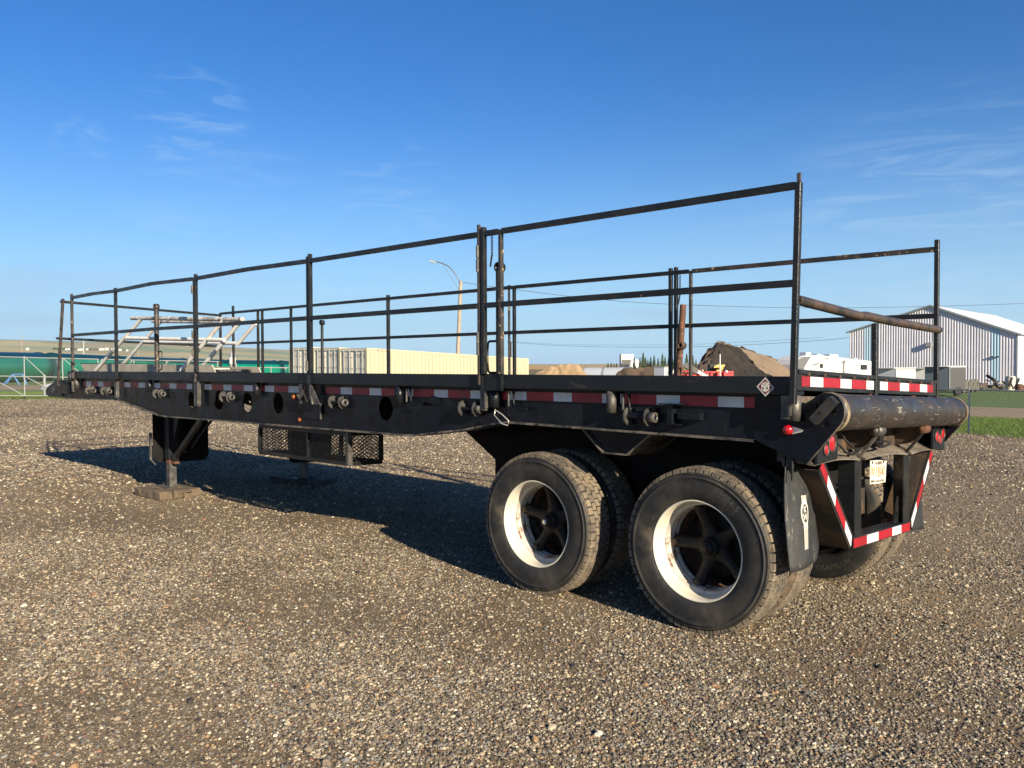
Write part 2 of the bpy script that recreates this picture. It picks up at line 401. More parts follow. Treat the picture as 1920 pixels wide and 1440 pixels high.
HOLE = mat('hole_black', (0.002, 0.002, 0.002), 0.9)
# tail plates that carry the roller
tp = [(0.262, 1.216), (-0.044, 1.097), (-0.198, 1.284), (-0.236, 1.332), (-0.252, 1.372), (-0.253, 1.412), (-0.244, 1.444), (-0.222, 1.474), (-0.19, 1.491),
      (-0.15, 1.496), (-0.125, 1.491), (-0.08, 1.460), (-0.012, 1.42), (-0.005, 1.474), (0.262, 1.474)]
for sgn in (1, -1):
    y0, y1 = sorted((sgn * 1.150, sgn * 1.178))
    b = MB(); b.plate(XY(0), tp, y0, y1, me=1)
    pl = b.obj('tail_plate', (BLACK, EDGE), T)
    for (x, z) in ((-.163, 1.471), (-.09, 1.425), (-.226, 1.412), (-.193, 1.335), (-.108, 1.344)):
        b = MB(); b.lathe([(0, .0), (.0155, 0), (.0155, .009), (0, .009)], 14, (x, 1.1782 if sgn > 0 else -1.187, z), 0, False)
        b.obj('bolt_head', BLACK, pl).location = (0, 0, 0)
    for (x, z, r) in ((-.122, 1.452, .007), (-.052, 1.394, .009), (-.205, 1.388, .009), (-.135, 1.315, .008), (.17, 1.29, .004)):
        b = MB(); b.lathe([(0, 0), (r, 0), (r, .0012), (0, .0012)], 12, (x, 1.1785 if sgn > 0 else -1.1797, z), 0, False)
        b.obj('bolt_hole', HOLE, pl).location = (0, 0, 0)
    b = MB(); ys = sgn * 1.20
    p0, p1 = Vector((-.098, ys, 1.338)), Vector((-.212, ys, 1.463))
    b.bar(p0, p1, .050, .062, up=(0, 1, 0))
    # hollow top end and the pin hole
    d = (p1 - p0).normalized()
    b.lathe([(0, 0), (.010, 0), (.010, .001), (0, .001)], 14, (-.142, ys + (.0318 if sgn > 0 else -.0325), 1.386), 1, False)
    b.obj('roller_bracket', (BRACK, mat('bore_black', (0.002, 0.002, 0.002), 0.9)), T, bevel=.004)
# roller
b = MB()
b.lathe([(0, -1.146), (.103, -1.146), (.106, -1.12), (.103, -1.09), (.1025, -.2), (.1025, .35), (.1032, .352), (.1025, .356), (.103, 1.09), (.108, 1.115), (.108, 1.146), (0, 1.146)], 48, (-.150, 0, 1.390))
ro = b.obj('tail_roller', ROLLER, T)
for y in (1.12, -1.125):
    b = MB(); b.lathe([(.108, -.018), (.1105, -.012), (.1095, .0), (.1105, .012), (.108, .018)], 48, (-.150, y, 1.390))
    b.obj('weld_band', GOLD, ro).location = (0, 0, 0)
vs, fs = text_tris('207', .052)
def onroll(x, yv, th0=0.15, y0=.30, sl=0.0):   # chalk figures on the roller, facing the rear
    th = PI - (th0 + (yv + sl * x) / .104); r = .1036
    return (-.150 + r * math.cos(th), y0 - x, 1.390 + r * math.sin(th))
b = MB(); b.add([onroll(v[0], v[1]) for v in vs], fs)
rs = random.Random(3)
for k in range(14):
    y0 = rs.uniform(-.95, .95); t0 = rs.uniform(-.5, 1.0); L = rs.uniform(.02, .10); cv = rs.uniform(-1.5, 1.5); pts = []
    if 0.15 < y0 < .45 and -.1 < t0 < .4: continue
    for i in range(7):
        a = i / 6; pts.append((y0 + L * a * .8, t0 + L * 4 * a * a * cv * .5 + .3 * L * a))
    wv = .0011
    vv = []
    for (yy, tt) in pts:
        for s_ in (-wv, wv):
            th = PI - tt; vv.append((-.150 + .1036 * math.cos(th + s_ * 8), yy + s_, 1.390 + .1036 * math.sin(th + s_ * 8)))
    b.add(vv, [(2 * i, 2 * i + 1, 2 * i + 3, 2 * i + 2) for i in range(6)])
o = b.obj('chalk_marks', mat('chalk', (0.36, 0.34, 0.30), 0.9), ro); o.location = (0, 0, 0); o['kind'] = 'stuff'

# reflective tape on the web, strip by strip (pixel columns are read from the photograph's left side)
TP = [[(156, 161, 'r'), (161.7, 171, 'w'), (171, 184, 'r'), (184, 194, 'w'), (194, 209, 'r')],
      [(217, 233.6, 'r'), (233.6, 244.5, 'w'), (244.5, 260, 'r'), (260, 272, 'w'), (272, 277, 'r')],
      [(289, 300.5, 'w'), (300.5, 318, 'r'), (318, 331, 'w'), (331, 350, 'r'), (350, 360, 'w')],
      [(383, 397, 'w'), (397, 419, 'r'), (419, 434, 'w'), (434, 457, 'r'), (457, 474, 'w')],
      [(487, 497, 'r'), (497, 514, 'w'), (514, 541, 'r'), (541, 560, 'w'), (560, 572, 'r')],
      [(611, 639, 'r'), (639, 660, 'w'), (660, 693, 'r'), (693, 715, 'w'), (715, 740, 'r')],
      [(760, 775, 'w'), (775, 814, 'r'), (814, 840, 'w'), (840, 882, 'r'), (882, 910, 'w'), (910, 916, 'r')],
      [(943, 956, 'r'), (956, 987, 'w'), (987, 1038, 'r'), (1038, 1072, 'w'), (1072, 1129, 'r'), (1129, 1137, 'w')],
      [(1163, 1168, 'w'), (1168, 1231, 'r'), (1231, 1275, 'w'), (1275, 1346, 'r'), (1346, 1395, 'w'), (1395, 1453, 'r'), (1453, 1471, 'w')]]
for strip in TP:
    b = MB()
    for i, (a, c, k) in enumerate(strip):
        xa, xb = onY(a, 735, 1.163).x, onY(c, 735, 1.163).x
        zt = 1.463 - .0019 * xa; zt2 = 1.463 - .0019 * xb
        y0, y1 = 1.1602, 1.1628 + (i % 2) * .0006
        b.add([(xa, y1, zt), (xb, y1, zt2), (xb, y1, zt2 - .062), (xa, y1, zt - .062), (xa, y0, zt), (xb, y0, zt2), (xb, y0, zt2 - .062), (xa, y0, zt - .062)],
              [(0, 1, 2, 3), (0, 4, 5, 1), (3, 2, 6, 7), (0, 3, 7, 4), (1, 5, 6, 2)], 0 if k == 'r' else 1)
    b.obj('reflective_tape', (RED, WHITE), T)

# stake pocket pipes, rear one with a square block
for i, px in enumerate((143, 279, 479.6, 747, 926, 1144.6, 1489)):
    x = onY(px, 735, 1.215).x
    b = MB(); b.lathe([(.026, 0), (.033, 0), (.033, .142), (.026, .142)], 18, (x, 1.204, 1.336), 0, True, True, axis='z')
    b.obj('stake_pocket', GREYS if i in (0, 5, 6) else SIDERAIL, T)
# bent rods hanging beside some pockets
for x in (3.30, 2.14, 1.12):
    b = MB(); b.path([(x, 1.20, 1.46), (x, 1.20, 1.36), (x - .01, 1.205, 1.342), (x - .03, 1.21, 1.334), (x - .14, 1.215, 1.334)], .011, 8); b.obj('hook_rod', BLACK, T)
    b = MB(); b.path([(x + .05, 1.20, 1.46), (x + .05, 1.20, 1.35)], .009, 8); b.obj('hook_rod', GREYS, T)

# strap winches
def winch(x, full=True):
    b = MB(); y, z = 1.212, 1.318
    b.tube((x, y, z), (x - .215, y, z), .014, 12)
    b.tube((x + .02, y, z), (x, y, z), .02, 12)
    b.box(x - .20, x - .05, 1.161, 1.19, z + .035, z + .062)
    b.box(x - .20, x + .01, 1.161, 1.170, z - .02, z + .05)
    o = b.obj('winch', BLACK, T)
    for xx in (x, x - .155):
        b = MB()
        half = [(1.165, z - .035), (1.18, z - .052), (1.215, z - .056), (1.245, z - .03), (1.25, z + .01), (1.235, z + .045), (1.20, z + .06), (1.165, z + .05)]
        b.plate(YZ, half, xx - .006, xx + .006)
        b.obj('side_cheek', GREYS, o).location = (0, 0, 0)
    b = MB(); b.lathe([(.017, 0), (.033, 0), (.033, -.05), (.017, -.05)], 18, (x - .17, y, z), 0, True, True, axis='x'); b.obj('ratchet_head', GREYS, o).location = (0, 0, 0)
    return o
for x in (10.20, 9.66, 8.06, 6.42, 4.40, 2.68, 1.13): winch(x)
# folded winch bracket near the tail
b = MB(); b.box(.79, .83, 1.161, 1.215, 1.285, 1.405); b.box(.72, .88, 1.161, 1.235, 1.402, 1.410); b.box(.74, .87, 1.161, 1.235, 1.278, 1.286); b.box(.60, .76, 1.161, 1.205, 1.315, 1.360)
b.obj('winch_bracket', BLACK, T, bevel=.002)

# marker lamps, access panel and small fittings on the web
b = MB(); b.box(4.93, 5.10, 1.1605, 1.185, 1.315, 1.385); o = b.obj('marker_lamp', BLACK, T)
b = MB(); b.lathe([(0, 0.03), (.02, .025), (.026, 0), (0, 0)], 16, (5.05, 1.185, 1.350)); b.obj('lens', LENSA, o).location = (0, 0, 0)
b = MB(); b.lathe([(0, 0.018), (.016, .014), (.022, 0), (0, 0)], 16, (5.0, 1.161, 1.130)); b.obj('marker_lamp', LENSA, T)
b = MB(); b.box(4.62, 4.94, 1.1605, 1.172, 1.145, 1.375); o = b.obj('access_panel', BLACK, T, bevel=.002)
b = MB(); b.box(4.615, 4.63, 1.1725, 1.185, 1.15, 1.30); b.obj('hinge', GREYS, o).location = (0, 0, 0)

# gate post foot hardware
def foot(x, z0, wd=.05):
    b = MB(); b.box(x - wd / 2, x + wd / 2, 1.208, 1.236, z0, 1.476); b.box(x - wd / 2 - .012, x - wd / 2, 1.208, 1.25, z0 + .02, 1.476); return b.obj('post_foot', GREYS, T)
foot(10.72, 1.29); foot(9.19, 1.235, .07); foot(6.97, 1.20, .10); foot(2.42, 1.31, .055); foot(.05, 1.345, .05)
b = MB(); b.plate(XY(0), [(4.83, 1.475), (4.86, 1.29), (4.90, 1.29), (4.90, 1.475)], 1.22, 1.232); b.plate(XY(0), [(4.70, 1.475), (4.73, 1.475), (4.73, 1.29), (4.56, 1.29)], 1.22, 1.232)
b.path([(4.92, 1.235, 1.37), (4.86, 1.24, 1.33), (4.80, 1.24, 1.38), (4.74, 1.24, 1.30), (4.68, 1.24, 1.36), (4.66, 1.24, 1.29)], .012, 8)
b.obj('latch_gusset', GREYS, T)
b = MB(); pts = [(2.29, 1.235, 1.325), (2.30, 1.24, 1.28), (2.22, 1.24, 1.22), (2.16, 1.24, 1.21), (2.15, 1.24, 1.245), (2.22, 1.24, 1.29), (2.28, 1.238, 1.315)]
b.path(pts, .0045, 6); b.obj('ring_pin', CHROME, T)

# near and far railings: square tube rails between posts
ZT, ZM = 2.617, 2.089
def post(x, y, z0, z1, wd=.044, m=TUBEP, lean=(0, 0)):
    wd *= .76; b = MB(); b.bar((x, y, z0), (x + lean[0], y + lean[1], z1), wd, wd, up=(1, 0, 0)); return b.obj('rail_post', m, T, bevel=.003)
def rail(p0, p1, wd=.036, m=TUBEP, n='rail', sag=0):
    b = MB()
    if sag:
        p0, p1 = Vector(p0), Vector(p1); pm = (p0 + p1) / 2 + Vector((0, 0, sag)); b.bar(p0, pm, wd, wd); b.bar(pm, p1, wd, wd)
    else: b.bar(p0, p1, wd, wd)
    return b.obj(n, m, T)
YN = 1.265
NX = [0.0, 2.20, 2.40, 4.67, 6.94, 9.14, 10.69]
post(-.008, YN, 1.43, 2.632, lean=(-.028, 0))
b = MB(); b.box(-.046, -.028, YN - .009, YN + .009, 2.632, 2.682); b.obj('post_pin', GREYS, T)
post(2.20, YN, 1.582, 2.626, .04, CHIPPED)
post(2.375, YN, 1.582, 2.665, .046); post(2.425, YN, 1.50, 2.69, .032, CHIPPED)
post(4.645, YN, 1.582, 2.68, .044); post(4.69, YN, 1.478, 2.66, .028)
post(6.885, YN, 1.582, 2.665, .044); post(6.93, YN, 1.478, 2.63, .030, CHIPPED)
post(9.075, YN, 1.478, 2.655, .046); post(10.595, YN, 1.478, 2.67, .044, CHIPPED)
for a, c, st, smd in ((-.018, 2.18, 0, 0), (2.22, 2.352, 0, 0), (2.44, 4.626, 0, 0), (4.702, 6.866, .012, 0), (6.945, 9.055, .02, .006), (9.095, 10.577, .01, 0)):
    rail((a, YN, ZT), (c, YN, ZT), .036, TUBEP, 'top_rail', st); rail((a, YN, ZM), (c, YN, ZM), .036, TUBEP, 'middle_rail', smd)
# hinge barrels on the posts
for x, zs in ((2.41, (1.72, 1.80, 2.34, 2.44)), (6.915, (1.75, 1.95, 2.45)), (4.665, (1.60,))):
    for z in zs:
        b = MB(); b.tube((x + .005, YN + .026, z), (x + .005, YN + .026, z + .09), .012, 10); b.obj('hinge_barrel', GREYS, T)
# latch plate under the gate post, grab handle, chain with a pin
b = MB(); b.box(2.20, 2.41, 1.2415, 1.2535, 1.470, 1.585); b.box(2.20, 2.41, 1.2415, 1.262, 1.462, 1.4695); b.box(2.395, 2.408, 1.254, 1.27, 1.46, 1.585); b.box(2.20, 2.21, 1.254, 1.268, 1.46, 1.585); b.obj('latch_plate', SIDERAIL, T)
def chain(x, y, z0, z1, name='chain'):
    b = MB(); z = z0; k = 0
    while z > z1:
        a = k % 2
        pts = []
        for i in range(9):
            t = 2 * PI * i / 8; dx = .008 * math.cos(t); dz = .014 * math.sin(t)
            pts.append((x + (dx if a else 0), y + (0 if a else dx), z - .012 + dz))
        b.path(pts, .0028, 5, cap=False); z -= .021; k += 1
    b.tube((x, y, z1), (x + .018, y, z1 - .09), .007, 8)
    return b.obj(name, TUBEP, T)
chain(2.295, YN - .005, 2.60, 2.46)
def stake_pipe(x, y, z0, z1, r=.030, m=TUBEP, lean=0.0, name='eye_pipe', handle=True):
    b = MB(); b.tube((x, y, z0), (x + lean, y, z1), r, 14)
    xe = x + lean
    b.lathe([(.026, -.025), (.037, -.025), (.037, .025), (.026, .025)], 20, (xe, y, z1 + .028), 0, True, True)
    o = b.obj(name, m, T)
    if handle:
        b = MB(); b.path([(x + .03, y, z0 + .30), (x + .11, y, z0 + .30), (x + .125, y, z0 + .285), (x + .125, y, z0 + .08), (x + .11, y, z0 + .065), (x + .03, y, z0 + .065)], .009, 8)
        b.obj('grab_handle', m, o).location = (0, 0, 0)
    return o
stake_pipe(2.285, 1.19, 1.53, 2.345)
o = stake_pipe(8.10, 1.17, 1.53, 2.345, .028, CHIPPED, handle=False)
b = MB(); b.path([(8.07, 1.17, 1.83), (7.98, 1.17, 1.83), (7.965, 1.17, 1.815), (7.965, 1.17, 1.63), (7.98, 1.17, 1.615), (8.07, 1.17, 1.60)], .009, 8); b.obj('grab_handle', CHIPPED, o).location = (0, 0, 0)
b = MB(); b.lathe([(.014, -.02), (.026, -.02), (.026, .02), (.014, .02)], 16, (8.06, 1.19, 2.02), 0, True, True); b.obj('eye_ring', CHIPPED, o).location = (0, 0, 0)
stake_pipe(8.10, -1.20, 1.53, 2.335, .020, TUBEP, handle=False)
b = MB(); b.box(10.51, 10.57, 1.275, 1.30, 1.59, 1.72); b.box(10.42, 10.54, 1.275, 1.30, 1.68, 1.70); b.obj('end_latch', CHIPPED, T)

YF = -1.262
FX = [0.0, 2.36, 6.68, 9.0, 10.72]
post(0.0, YF, 1.43, 2.70); post(2.31, YF, 1.582, 2.68); post(2.37, YF, 1.582, 2.675); post(2.15, YF, 1.582, 2.632, .036, CHIPPED)
post(4.42, YF, 1.582, 2.645); post(4.50, YF, 1.582, 2.66, .03, CHIPPED); post(6.68, YF, 1.582, 2.675, .05); post(9.0, YF, 1.582, 2.65); post(9.82, YF, 1.582, 2.626); post(9.95, YF, 1.582, 2.626); post(10.73, YF, 1.478, 2.74)
xs = [0.0, 2.15, 4.42, 6.68, 9.0, 9.9, 11.15]
for a, c in zip(xs[:-1], xs[1:]):
    rail((a + .02, YF, ZT + .012), (c - .02, YF, ZT + .012), .036, CHIPPED if a < 2 else TUBEP, 'top_rail'); rail((a + .02, YF, ZM + .03), (c - .02, YF, ZM + .03), .036, TUBEP, 'middle_rail')
chain(2.26, YF + .01, 2.60, 2.42)
# front cross railing, near post leaning
post(11.235, 1.25, 1.375, 2.625, .046, CHIPPED, lean=(-.255, 0))
post(11.16, YF, 1.50, 2.64, .046)
rail((11.02, 1.27, 2.585), (11.16, YF, 2.60), .036, TUBEP, 'front_top_rail'); rail((11.12, 1.30, 2.055), (11.16, YF, 2.08), .036, TUBEP, 'front_middle_rail')

# rear end: pipe rail, centre post, tail board with tape
b = MB(); b.path([(-.02, 1.25, 2.0), (-.02, .35, 1.985), (-.02, .25, 1.995), (-.02, -.2, 1.995), (-.02, -1.25, 2.01)], .028, 14); b.obj('rear_pipe_rail', BROWNP, T)
post(-.01, .055, 1.47, 1.96, .044)
for (ya, yb, cols) in ((1.225, .085, [(1503, 1519, 'r'), (1519, 1543, 'w'), (1543, 1575.5, 'r'), (1575.5, 1596, 'w'), (1596, 1624, 'r'), (1624, 1638, 'w')]),
                       (.025, -1.225, [(1650, 1664, 'w'), (1664, 1687, 'r'), (1687, 1704, 'w'), (1704, 1724.5, 'r'), (1724.5, 1738, 'w'), (1738, 1749, 'r')])):
    b = MB(); b.box(-.012, .012, yb, ya, 1.512, 1.600); b.box(-.024, .012, yb, ya, 1.600, 1.622); b.box(-.020, .012, yb, ya, 1.507, 1.5115)
    tb = b.obj('tail_board', TUBEP, T)
    b = MB()
    for i, (a, c, k) in enumerate(cols):
        y_a, y_c = onX(a, 715, -.0125).y, onX(c, 720, -.0125).y
        b.box(-.0142 - (i % 2) * .0004, -.0122, y_c, y_a, 1.530, 1.586, 0 if k == 'r' else 1)
    b.obj('reflective_tape', (RED, WHITE), tb).location = (0, 0, 0)
    for k in range(5):
        y = ya + (yb - ya) * (k + .6) / 5.2
        b = MB(); b.box(-.026, -.0125, y - .012, y + .012, 1.592, 1.606); b.obj('hinge_tab', RUSTY, tb).location = (0, 0, 0)
for y in (.07, -.75):
    b = MB(); b.box(0.0, .03, y - .05, y + .05, 1.44, 1.506); b.obj('board_bracket', RUSTY, T)
b = MB(); b.box(0.05, .16, -1.10, 1.10, 1.42, 1.475); b.box(.02, .05, -1.12, 1.12, 1.36, 1.44); b.box(.16, .22, -1.10, 1.10, 1.30, 1.36); b.obj('rear_cross_tube', DUSTY, T)
# rear cross member, shelf and light panels
b = MB(); b.box(0.02, .14, -1.148, 1.148, 1.10, 1.355); b.obj('rear_cross_member', DARKRUST, T)
for ya, yb in ((1.149, .47), (.39, -.39), (-.47, -1.149)):
    b = MB(); n = 8; vs = []
    for i in range(n + 1):
        t = i / n; y = ya + (yb - ya) * t; sag = .018 * math.sin(PI * t)
        for x, z in ((.019, 1.155), (-.04, 1.128), (-.078, 1.098 + sag), (-.078, 1.090 + sag), (.019, 1.10)): vs.append((x, y, z))
    b.add(vs, [(5 * i + j, 5 * i + (j + 1) % 5, 5 * i + 5 + (j + 1) % 5, 5 * i + 5 + j) for i in range(n) for j in range(5)] + [(0, 1, 2, 3, 4), tuple(5 * n + k for k in range(5))])
    b.obj('rear_shelf', DUSTY, T)
for sgn in (1, -1):
    y0, y1 = sorted((sgn * 1.149, sgn * .87))
    b = MB(); b.plate(YZ, [(y0 if sgn > 0 else y1, 1.10)] and ([(y1, 1.10), (y1, 1.30), (y0 + .04, 1.30), (y0, 1.24), (y0, 1.12)] if sgn > 0 else [(y0, 1.10), (y0, 1.30), (y1 - .04, 1.30), (y1, 1.24), (y1, 1.12)]), -.096, -.082)
    b.obj('lamp_panel', SIDERAIL, T)
    for (yy, zz, r) in (((1.035, 1.178, .028), (.955, 1.212, .045)) if sgn > 0 else ((-.955, 1.205, .038), (-1.03, 1.185, .034), (-1.10, 1.222, .036))):
        b = MB(); b.lathe([(0, -.007), (r * .8, -.006), (r, -.002), (r, 0), (0, 0)], 22, (-.097, yy, zz), axis='x'); tl = b.obj('tail_lamp', LENSR, T)
        b = MB(); b.lathe([(r + .001, 0), (r + .007, 0), (r + .007, -.006), (r + .001, -.006)], 22, (-.097, yy, zz), 0, True, True, axis='x'); b.obj('lamp_ring', GREYS, tl).location = (0, 0, 0)
# big clearance lamp under the rear post
b = MB(); b.lathe([(0, .034), (.016, .031), (.028, .020), (.032, 0), (0, 0)], 22, (.055, 1.185, 1.285)); b.lathe([(0, -.006), (.03, -.006), (.03, 0), (0, 0)], 16, (.055, 1.185, 1.285)); o = b.obj('clearance_lamp', LENSR, T)
b = MB(); b.plate(XY(0), [(.03, 1.305), (.03, 1.262), (-.02, 1.275), (-.03, 1.284), (-.02, 1.294)], 1.18, 1.19); b.obj('lamp_bracket', CHROME, o).location = (0, 0, 0)

# hooked arms under the roller with their struts, cables
for sgn in (1, -1):
    y = sgn * .43
    b = MB(); b.plate(XY(0), [(.02, 1.15), (.02, 1.33), (-.10, 1.325), (-.15, 1.315), (-.19, 1.29), (-.18, 1.255), (-.08, 1.175)], y - .012, y + .012)
    o = b.obj('hook_arm', DARKRUST, T)
    b = MB(); b.lathe([(.012, -.045), (.036, -.045), (.036, .05), (.012, .05)], 22, (-.165, y, 1.278), 0, True, True); b.lathe([(.0, .05), (.022, .05), (.02, .062), (0, .062)], 16, (-.165, y, 1.278)); b.obj('eye_sleeve', GREYS if sgn > 0 else RUSTY, o).location = (0, 0, 0)
    b = MB(); b.bar((-.165, y + .015, 1.248), (-.045, y + .03, 1.085), .045, .012, up=(1, 0, 1)); b.obj('strut', GREYS if sgn > 0 else TUBEP, T)
for pts in ([(0.0, .80, 1.33), (-.05, .78, 1.22), (-.085, .72, 1.15), (-.09, .62, 1.135), (-.08, .5, 1.155)], [(-.02, .70, 1.30), (-.06, .66, 1.22), (-.09, .58, 1.16), (-.10, .47, 1.175)],
            [(-.12, .38, 1.235), (-.12, .28, 1.17), (-.10, .16, 1.165), (-.09, .02, 1.175)], [(-.10, .30, 1.20), (-.10, .1, 1.20), (-.06, -.08, 1.185)]):
    b = MB(); b.path(pts, .0075, 7); b.obj('cable', TUBEP, T)
b = MB(); b.box(-.055, .0, .78, .86, 1.20, 1.30); b.box(-.05, .0, .0, .07, 1.16, 1.33); b.obj('cable_box', SIDERAIL, T)

# under-run guard
b = MB(); b.box(-.055, .05, -.515, .515, .549, .6185)
gb = b.obj('guard_bar', TUBEP, T, bevel=.003)
b = MB(); ycuts = [.515, .30, .10, -.155, -.33, -.51]
for i in range(5): b.box(-.0575 - (i % 2) * .0004, -.0552, ycuts[i + 1], ycuts[i], .556, .612, i % 2)
b.obj('reflective_tape', (RED, WHITE), gb).location = (0, 0, 0)
for sgn in (1, -1):
    y0, y1 = sorted((sgn * .385, sgn * .495))
    b = MB(); b.box(-.052, -.044, y0, y1, .6195, 1.09); b.box(-.044, .05, (y1 - .008) if sgn > 0 else y0, y1 if sgn > 0 else (y0 + .008), .6195, 1.09); b.obj('guard_post', TUBEP, T)
    b = MB(); yi = sgn * .384; b.plate(YZ, [(yi, .62), (yi, .80), (yi - sgn * .035, .74), (yi - sgn * .09, .62)], -.02, -.008, [circ(yi - sgn * .03, .675, .012, .018, 10)]); b.obj('corner_gusset', TUBEP, T)
    # diagonal with tape
    p0, p1 = Vector((0, sgn * .995, 1.088)), Vector((0, sgn * .535, .585))
    d = (p1 - p0).normalized(); nrm = Vector((0, d.z, -d.y)) * sgn * -1
    b = MB()
    def dq(x0, x1, o0, o1, m=0):
        vs = []
        for p in (p0, p1):
            for x, oo in ((x0, o0), (x1, o0), (x1, o1), (x0, o1)): vs.append((x, p.y + nrm.y * oo, p.z + nrm.z * oo))
        b.add(vs, [(0, 3, 2, 1), (4, 5, 6, 7), (0, 1, 5, 4), (1, 2, 6, 5), (2, 3, 7, 6), (3, 0, 4, 7)], m)
    dq(-.0535, -.0455, -.048, .048, 0); dq(-.045, .13, .040, .048, 1); dq(-.045, .13, -.048, -.040, 1)
    dg = b.obj('guard_diagonal', (TUBEP, DARKRUST), T)
    b = MB(); L = (p1 - p0).length; cuts = [0, .19, .44, .76, .97] if sgn > 0 else [0, .16, .41, .74, .97]
    for i in range(4):
        vs = []
        sk = .02
        for u in (cuts[i], cuts[i + 1]):
            for oo in (-.026, .026):
                q = p0 + (p1 - p0) * min(1, max(0.0, u)) + d * (sk * (1 if oo > 0 else -1) if 0 < u < 1 else 0)
                vs.append((-.0552, q.y + nrm.y * oo, q.z + nrm.z * oo))
        b.add(vs, [(0, 1, 3, 2)], i % 2)
    b.obj('reflective_tape', (RED, WHITE), dg).location = (0, 0, 0)
for ya, yb, z0 in ((.90, .52, .66), (-.16, -.36, .66)):
    b = MB(); b.box(.20, .21, min(ya, yb), max(ya, yb), z0, 1.09); b.obj('splash_plate', DARKRUST, T)
b = MB(); b.tube((.12, -.05, .935), (.12, -.30, .92), .009, 8); b.obj('plate_stay', GREYS, T)
# number plate
b = MB(); n = 10; vs = []
for i in range(n + 1):
    t = i / n; y = -.075 - .32 * t
    dx = .006 * math.sin(t * 9)
    for z in (.895, .91, 1.04, 1.055): vs.append((.062 + dx + (1.055 - z) * .05 * t, y, z - .006 * t))
b.add(vs, [(4 * i + j, 4 * i + 4 + j, 4 * i + 5 + j, 4 * i + 1 + j) for i in range(n) for j in range(3)])
o = b.obj('number_plate', PLATEC, T); o['label'] = 'bent white number plate with orange characters'
def pl_x(y, z):
    t = (-.075 - y) / .32; return .062 + .006 * math.sin(t * 9) + (1.055 - z) * .05 * t
def ptext(txt, size, yc, zc, m, bold=0.0, sx=1.0):
    vs, fs = text_tris(txt, size, bold=bold); b = MB()
    b.add([(pl_x(yc - v[0] * sx, zc + v[1]) - .0016, yc - v[0] * sx, zc + v[1] - .006 * (-.075 - (yc - v[0] * sx)) / .32) for v in vs], fs); q = b.obj('plate_print', m, o, normals=False); q.location = (0, 0, 0)
ptext('W181-40', .100, -.235, .972, ORANGEP, .001, .68); ptext('ALBERTA', .030, -.235, 1.035, PRINTK, .0006); ptext('WILD ROSE COUNTRY', .0185, -.235, .912, PRINTK, .0004)
b = MB(); 
for y, z in ((-.13, 1.04), (-.34, 1.035), (-.12, .912), (-.345, .905)): b.lathe([(0, -.004), (.009, -.004), (.009, 0), (0, 0)], 10, (pl_x(y, z) - .001, y, z), axis='x')
b.obj('plate_bolt', TUBEP, o).location = (0, 0, 0)

# mud flaps with the round emblem
for sgn in (1, -1):
    y_out, y_in = sgn * 1.165, sgn * .775
    n, k = 12, 18; vs = []
    def fl(u, v):
        y = y_out + (y_in - y_out) * u
        zb = .478 + (.030 * (u - .0) if sgn > 0 else .02) 
        if u > .80: zb += .075 * (1 - math.sqrt(max(0, 1 - ((u - .80) / .20) ** 2)))
        if u < .08 and sgn < 0: zb += .02
        z = 1.135 + (zb - 1.135) * v
        x = .075 - .035 * math.sin(u * PI) * v - .02 * v * v + .010 * math.sin(u * 6 + v * 4)
        return (x, y, z)
    for j in range(k + 1):
        for i in range(n + 1): vs.append(fl(i / n, j / k))
    nv = len(vs); vs += [(x + .008, y, z) for x, y, z in vs]
    W1 = n + 1
    fs = [(j * W1 + i, j * W1 + i + 1, (j + 1) * W1 + i + 1, (j + 1) * W1 + i) for j in range(k) for i in range(n)]
    fs += [tuple(q + nv for q in f)[::-1] for f in fs]
    edge = [i for i in range(W1)] + [(j + 1) * W1 - 1 for j in range(1, k + 1)] + [k * W1 + i for i in range(n - 1, -1, -1)] + [j * W1 for j in range(k - 1, 0, -1)]
    for a in range(len(edge)):
        p, q = edge[a], edge[(a + 1) % len(edge)]; fs.append((p, p + nv, q + nv, q))
    b = MB(); b.add(vs, fs, 0, True)
    fo = b.obj('mud_flap', FLAP, T)
    b = MB(); b.box(.045, .10, min(y_out, y_in), max(y_out, y_in), 1.075, 1.145); b.tube((.04, y_out, 1.0), (.04, y_out, 1.12), .008, 8); b.obj('flap_hanger', TUBEP, T)
    def onflap(a, c):   # a to the right on the flap as seen from behind, c up, metres from the emblem centre
        u = ((.175 if sgn > 0 else .40) + a) / .39; v = (1.135 - (.800 + c)) / .655
        x, y, z = fl(u, v); return (x - .0018, y, 1.135 - .655 * v)
    b = MB()
    if True:
        N = 36; cc = 0.0
        vs = []
        sw = 1 if sgn > 0 else -1
        for i in range(N):
            t = 2 * PI * i / N
            for r in (.034, .047): vs.append(onflap(sw * r * math.cos(t), cc + 1.55 * r * math.sin(t) * (1.0 if r < .04 else 1.02)))
        b.add(vs, [(2 * i, 2 * i + 1, (2 * i + 3) % (2 * N), (2 * i + 2) % (2 * N)) for i in range(N)])
        def strip(a0, a1, c0, c1, lean=0.0):
            q = [];
            for i in range(7):
                c = c0 + (c1 - c0) * i / 6
                for a in (a0, a1): q.append(onflap(sw * a + lean * (c0 - c), c))
            b.add(q, [(2 * i, 2 * i + 1, 2 * i + 3, 2 * i + 2) for i in range(6)])
        for i in range(4): a = -.028 + i * .0152; strip(a, a + .0108, -.088, -.205, -.06)
        strip(-.030, .031, -.062, -.0885)
        for i in range(4): a = -.026 + i * .0135; strip(a, a + .0095, .078, .104)
        strip(-.027, .027, .062, .079)
        for ch, cz in (('K', .022), ('W', -.022)):
            tv, tf = text_tris(ch, .050, bold=.002); b.add([onflap(v[0] * sw, cz + v[1]) for v in tv], tf)
    b.obj('flap_emblem', LOGO, fo, normals=False).location = (0, 0, 0)

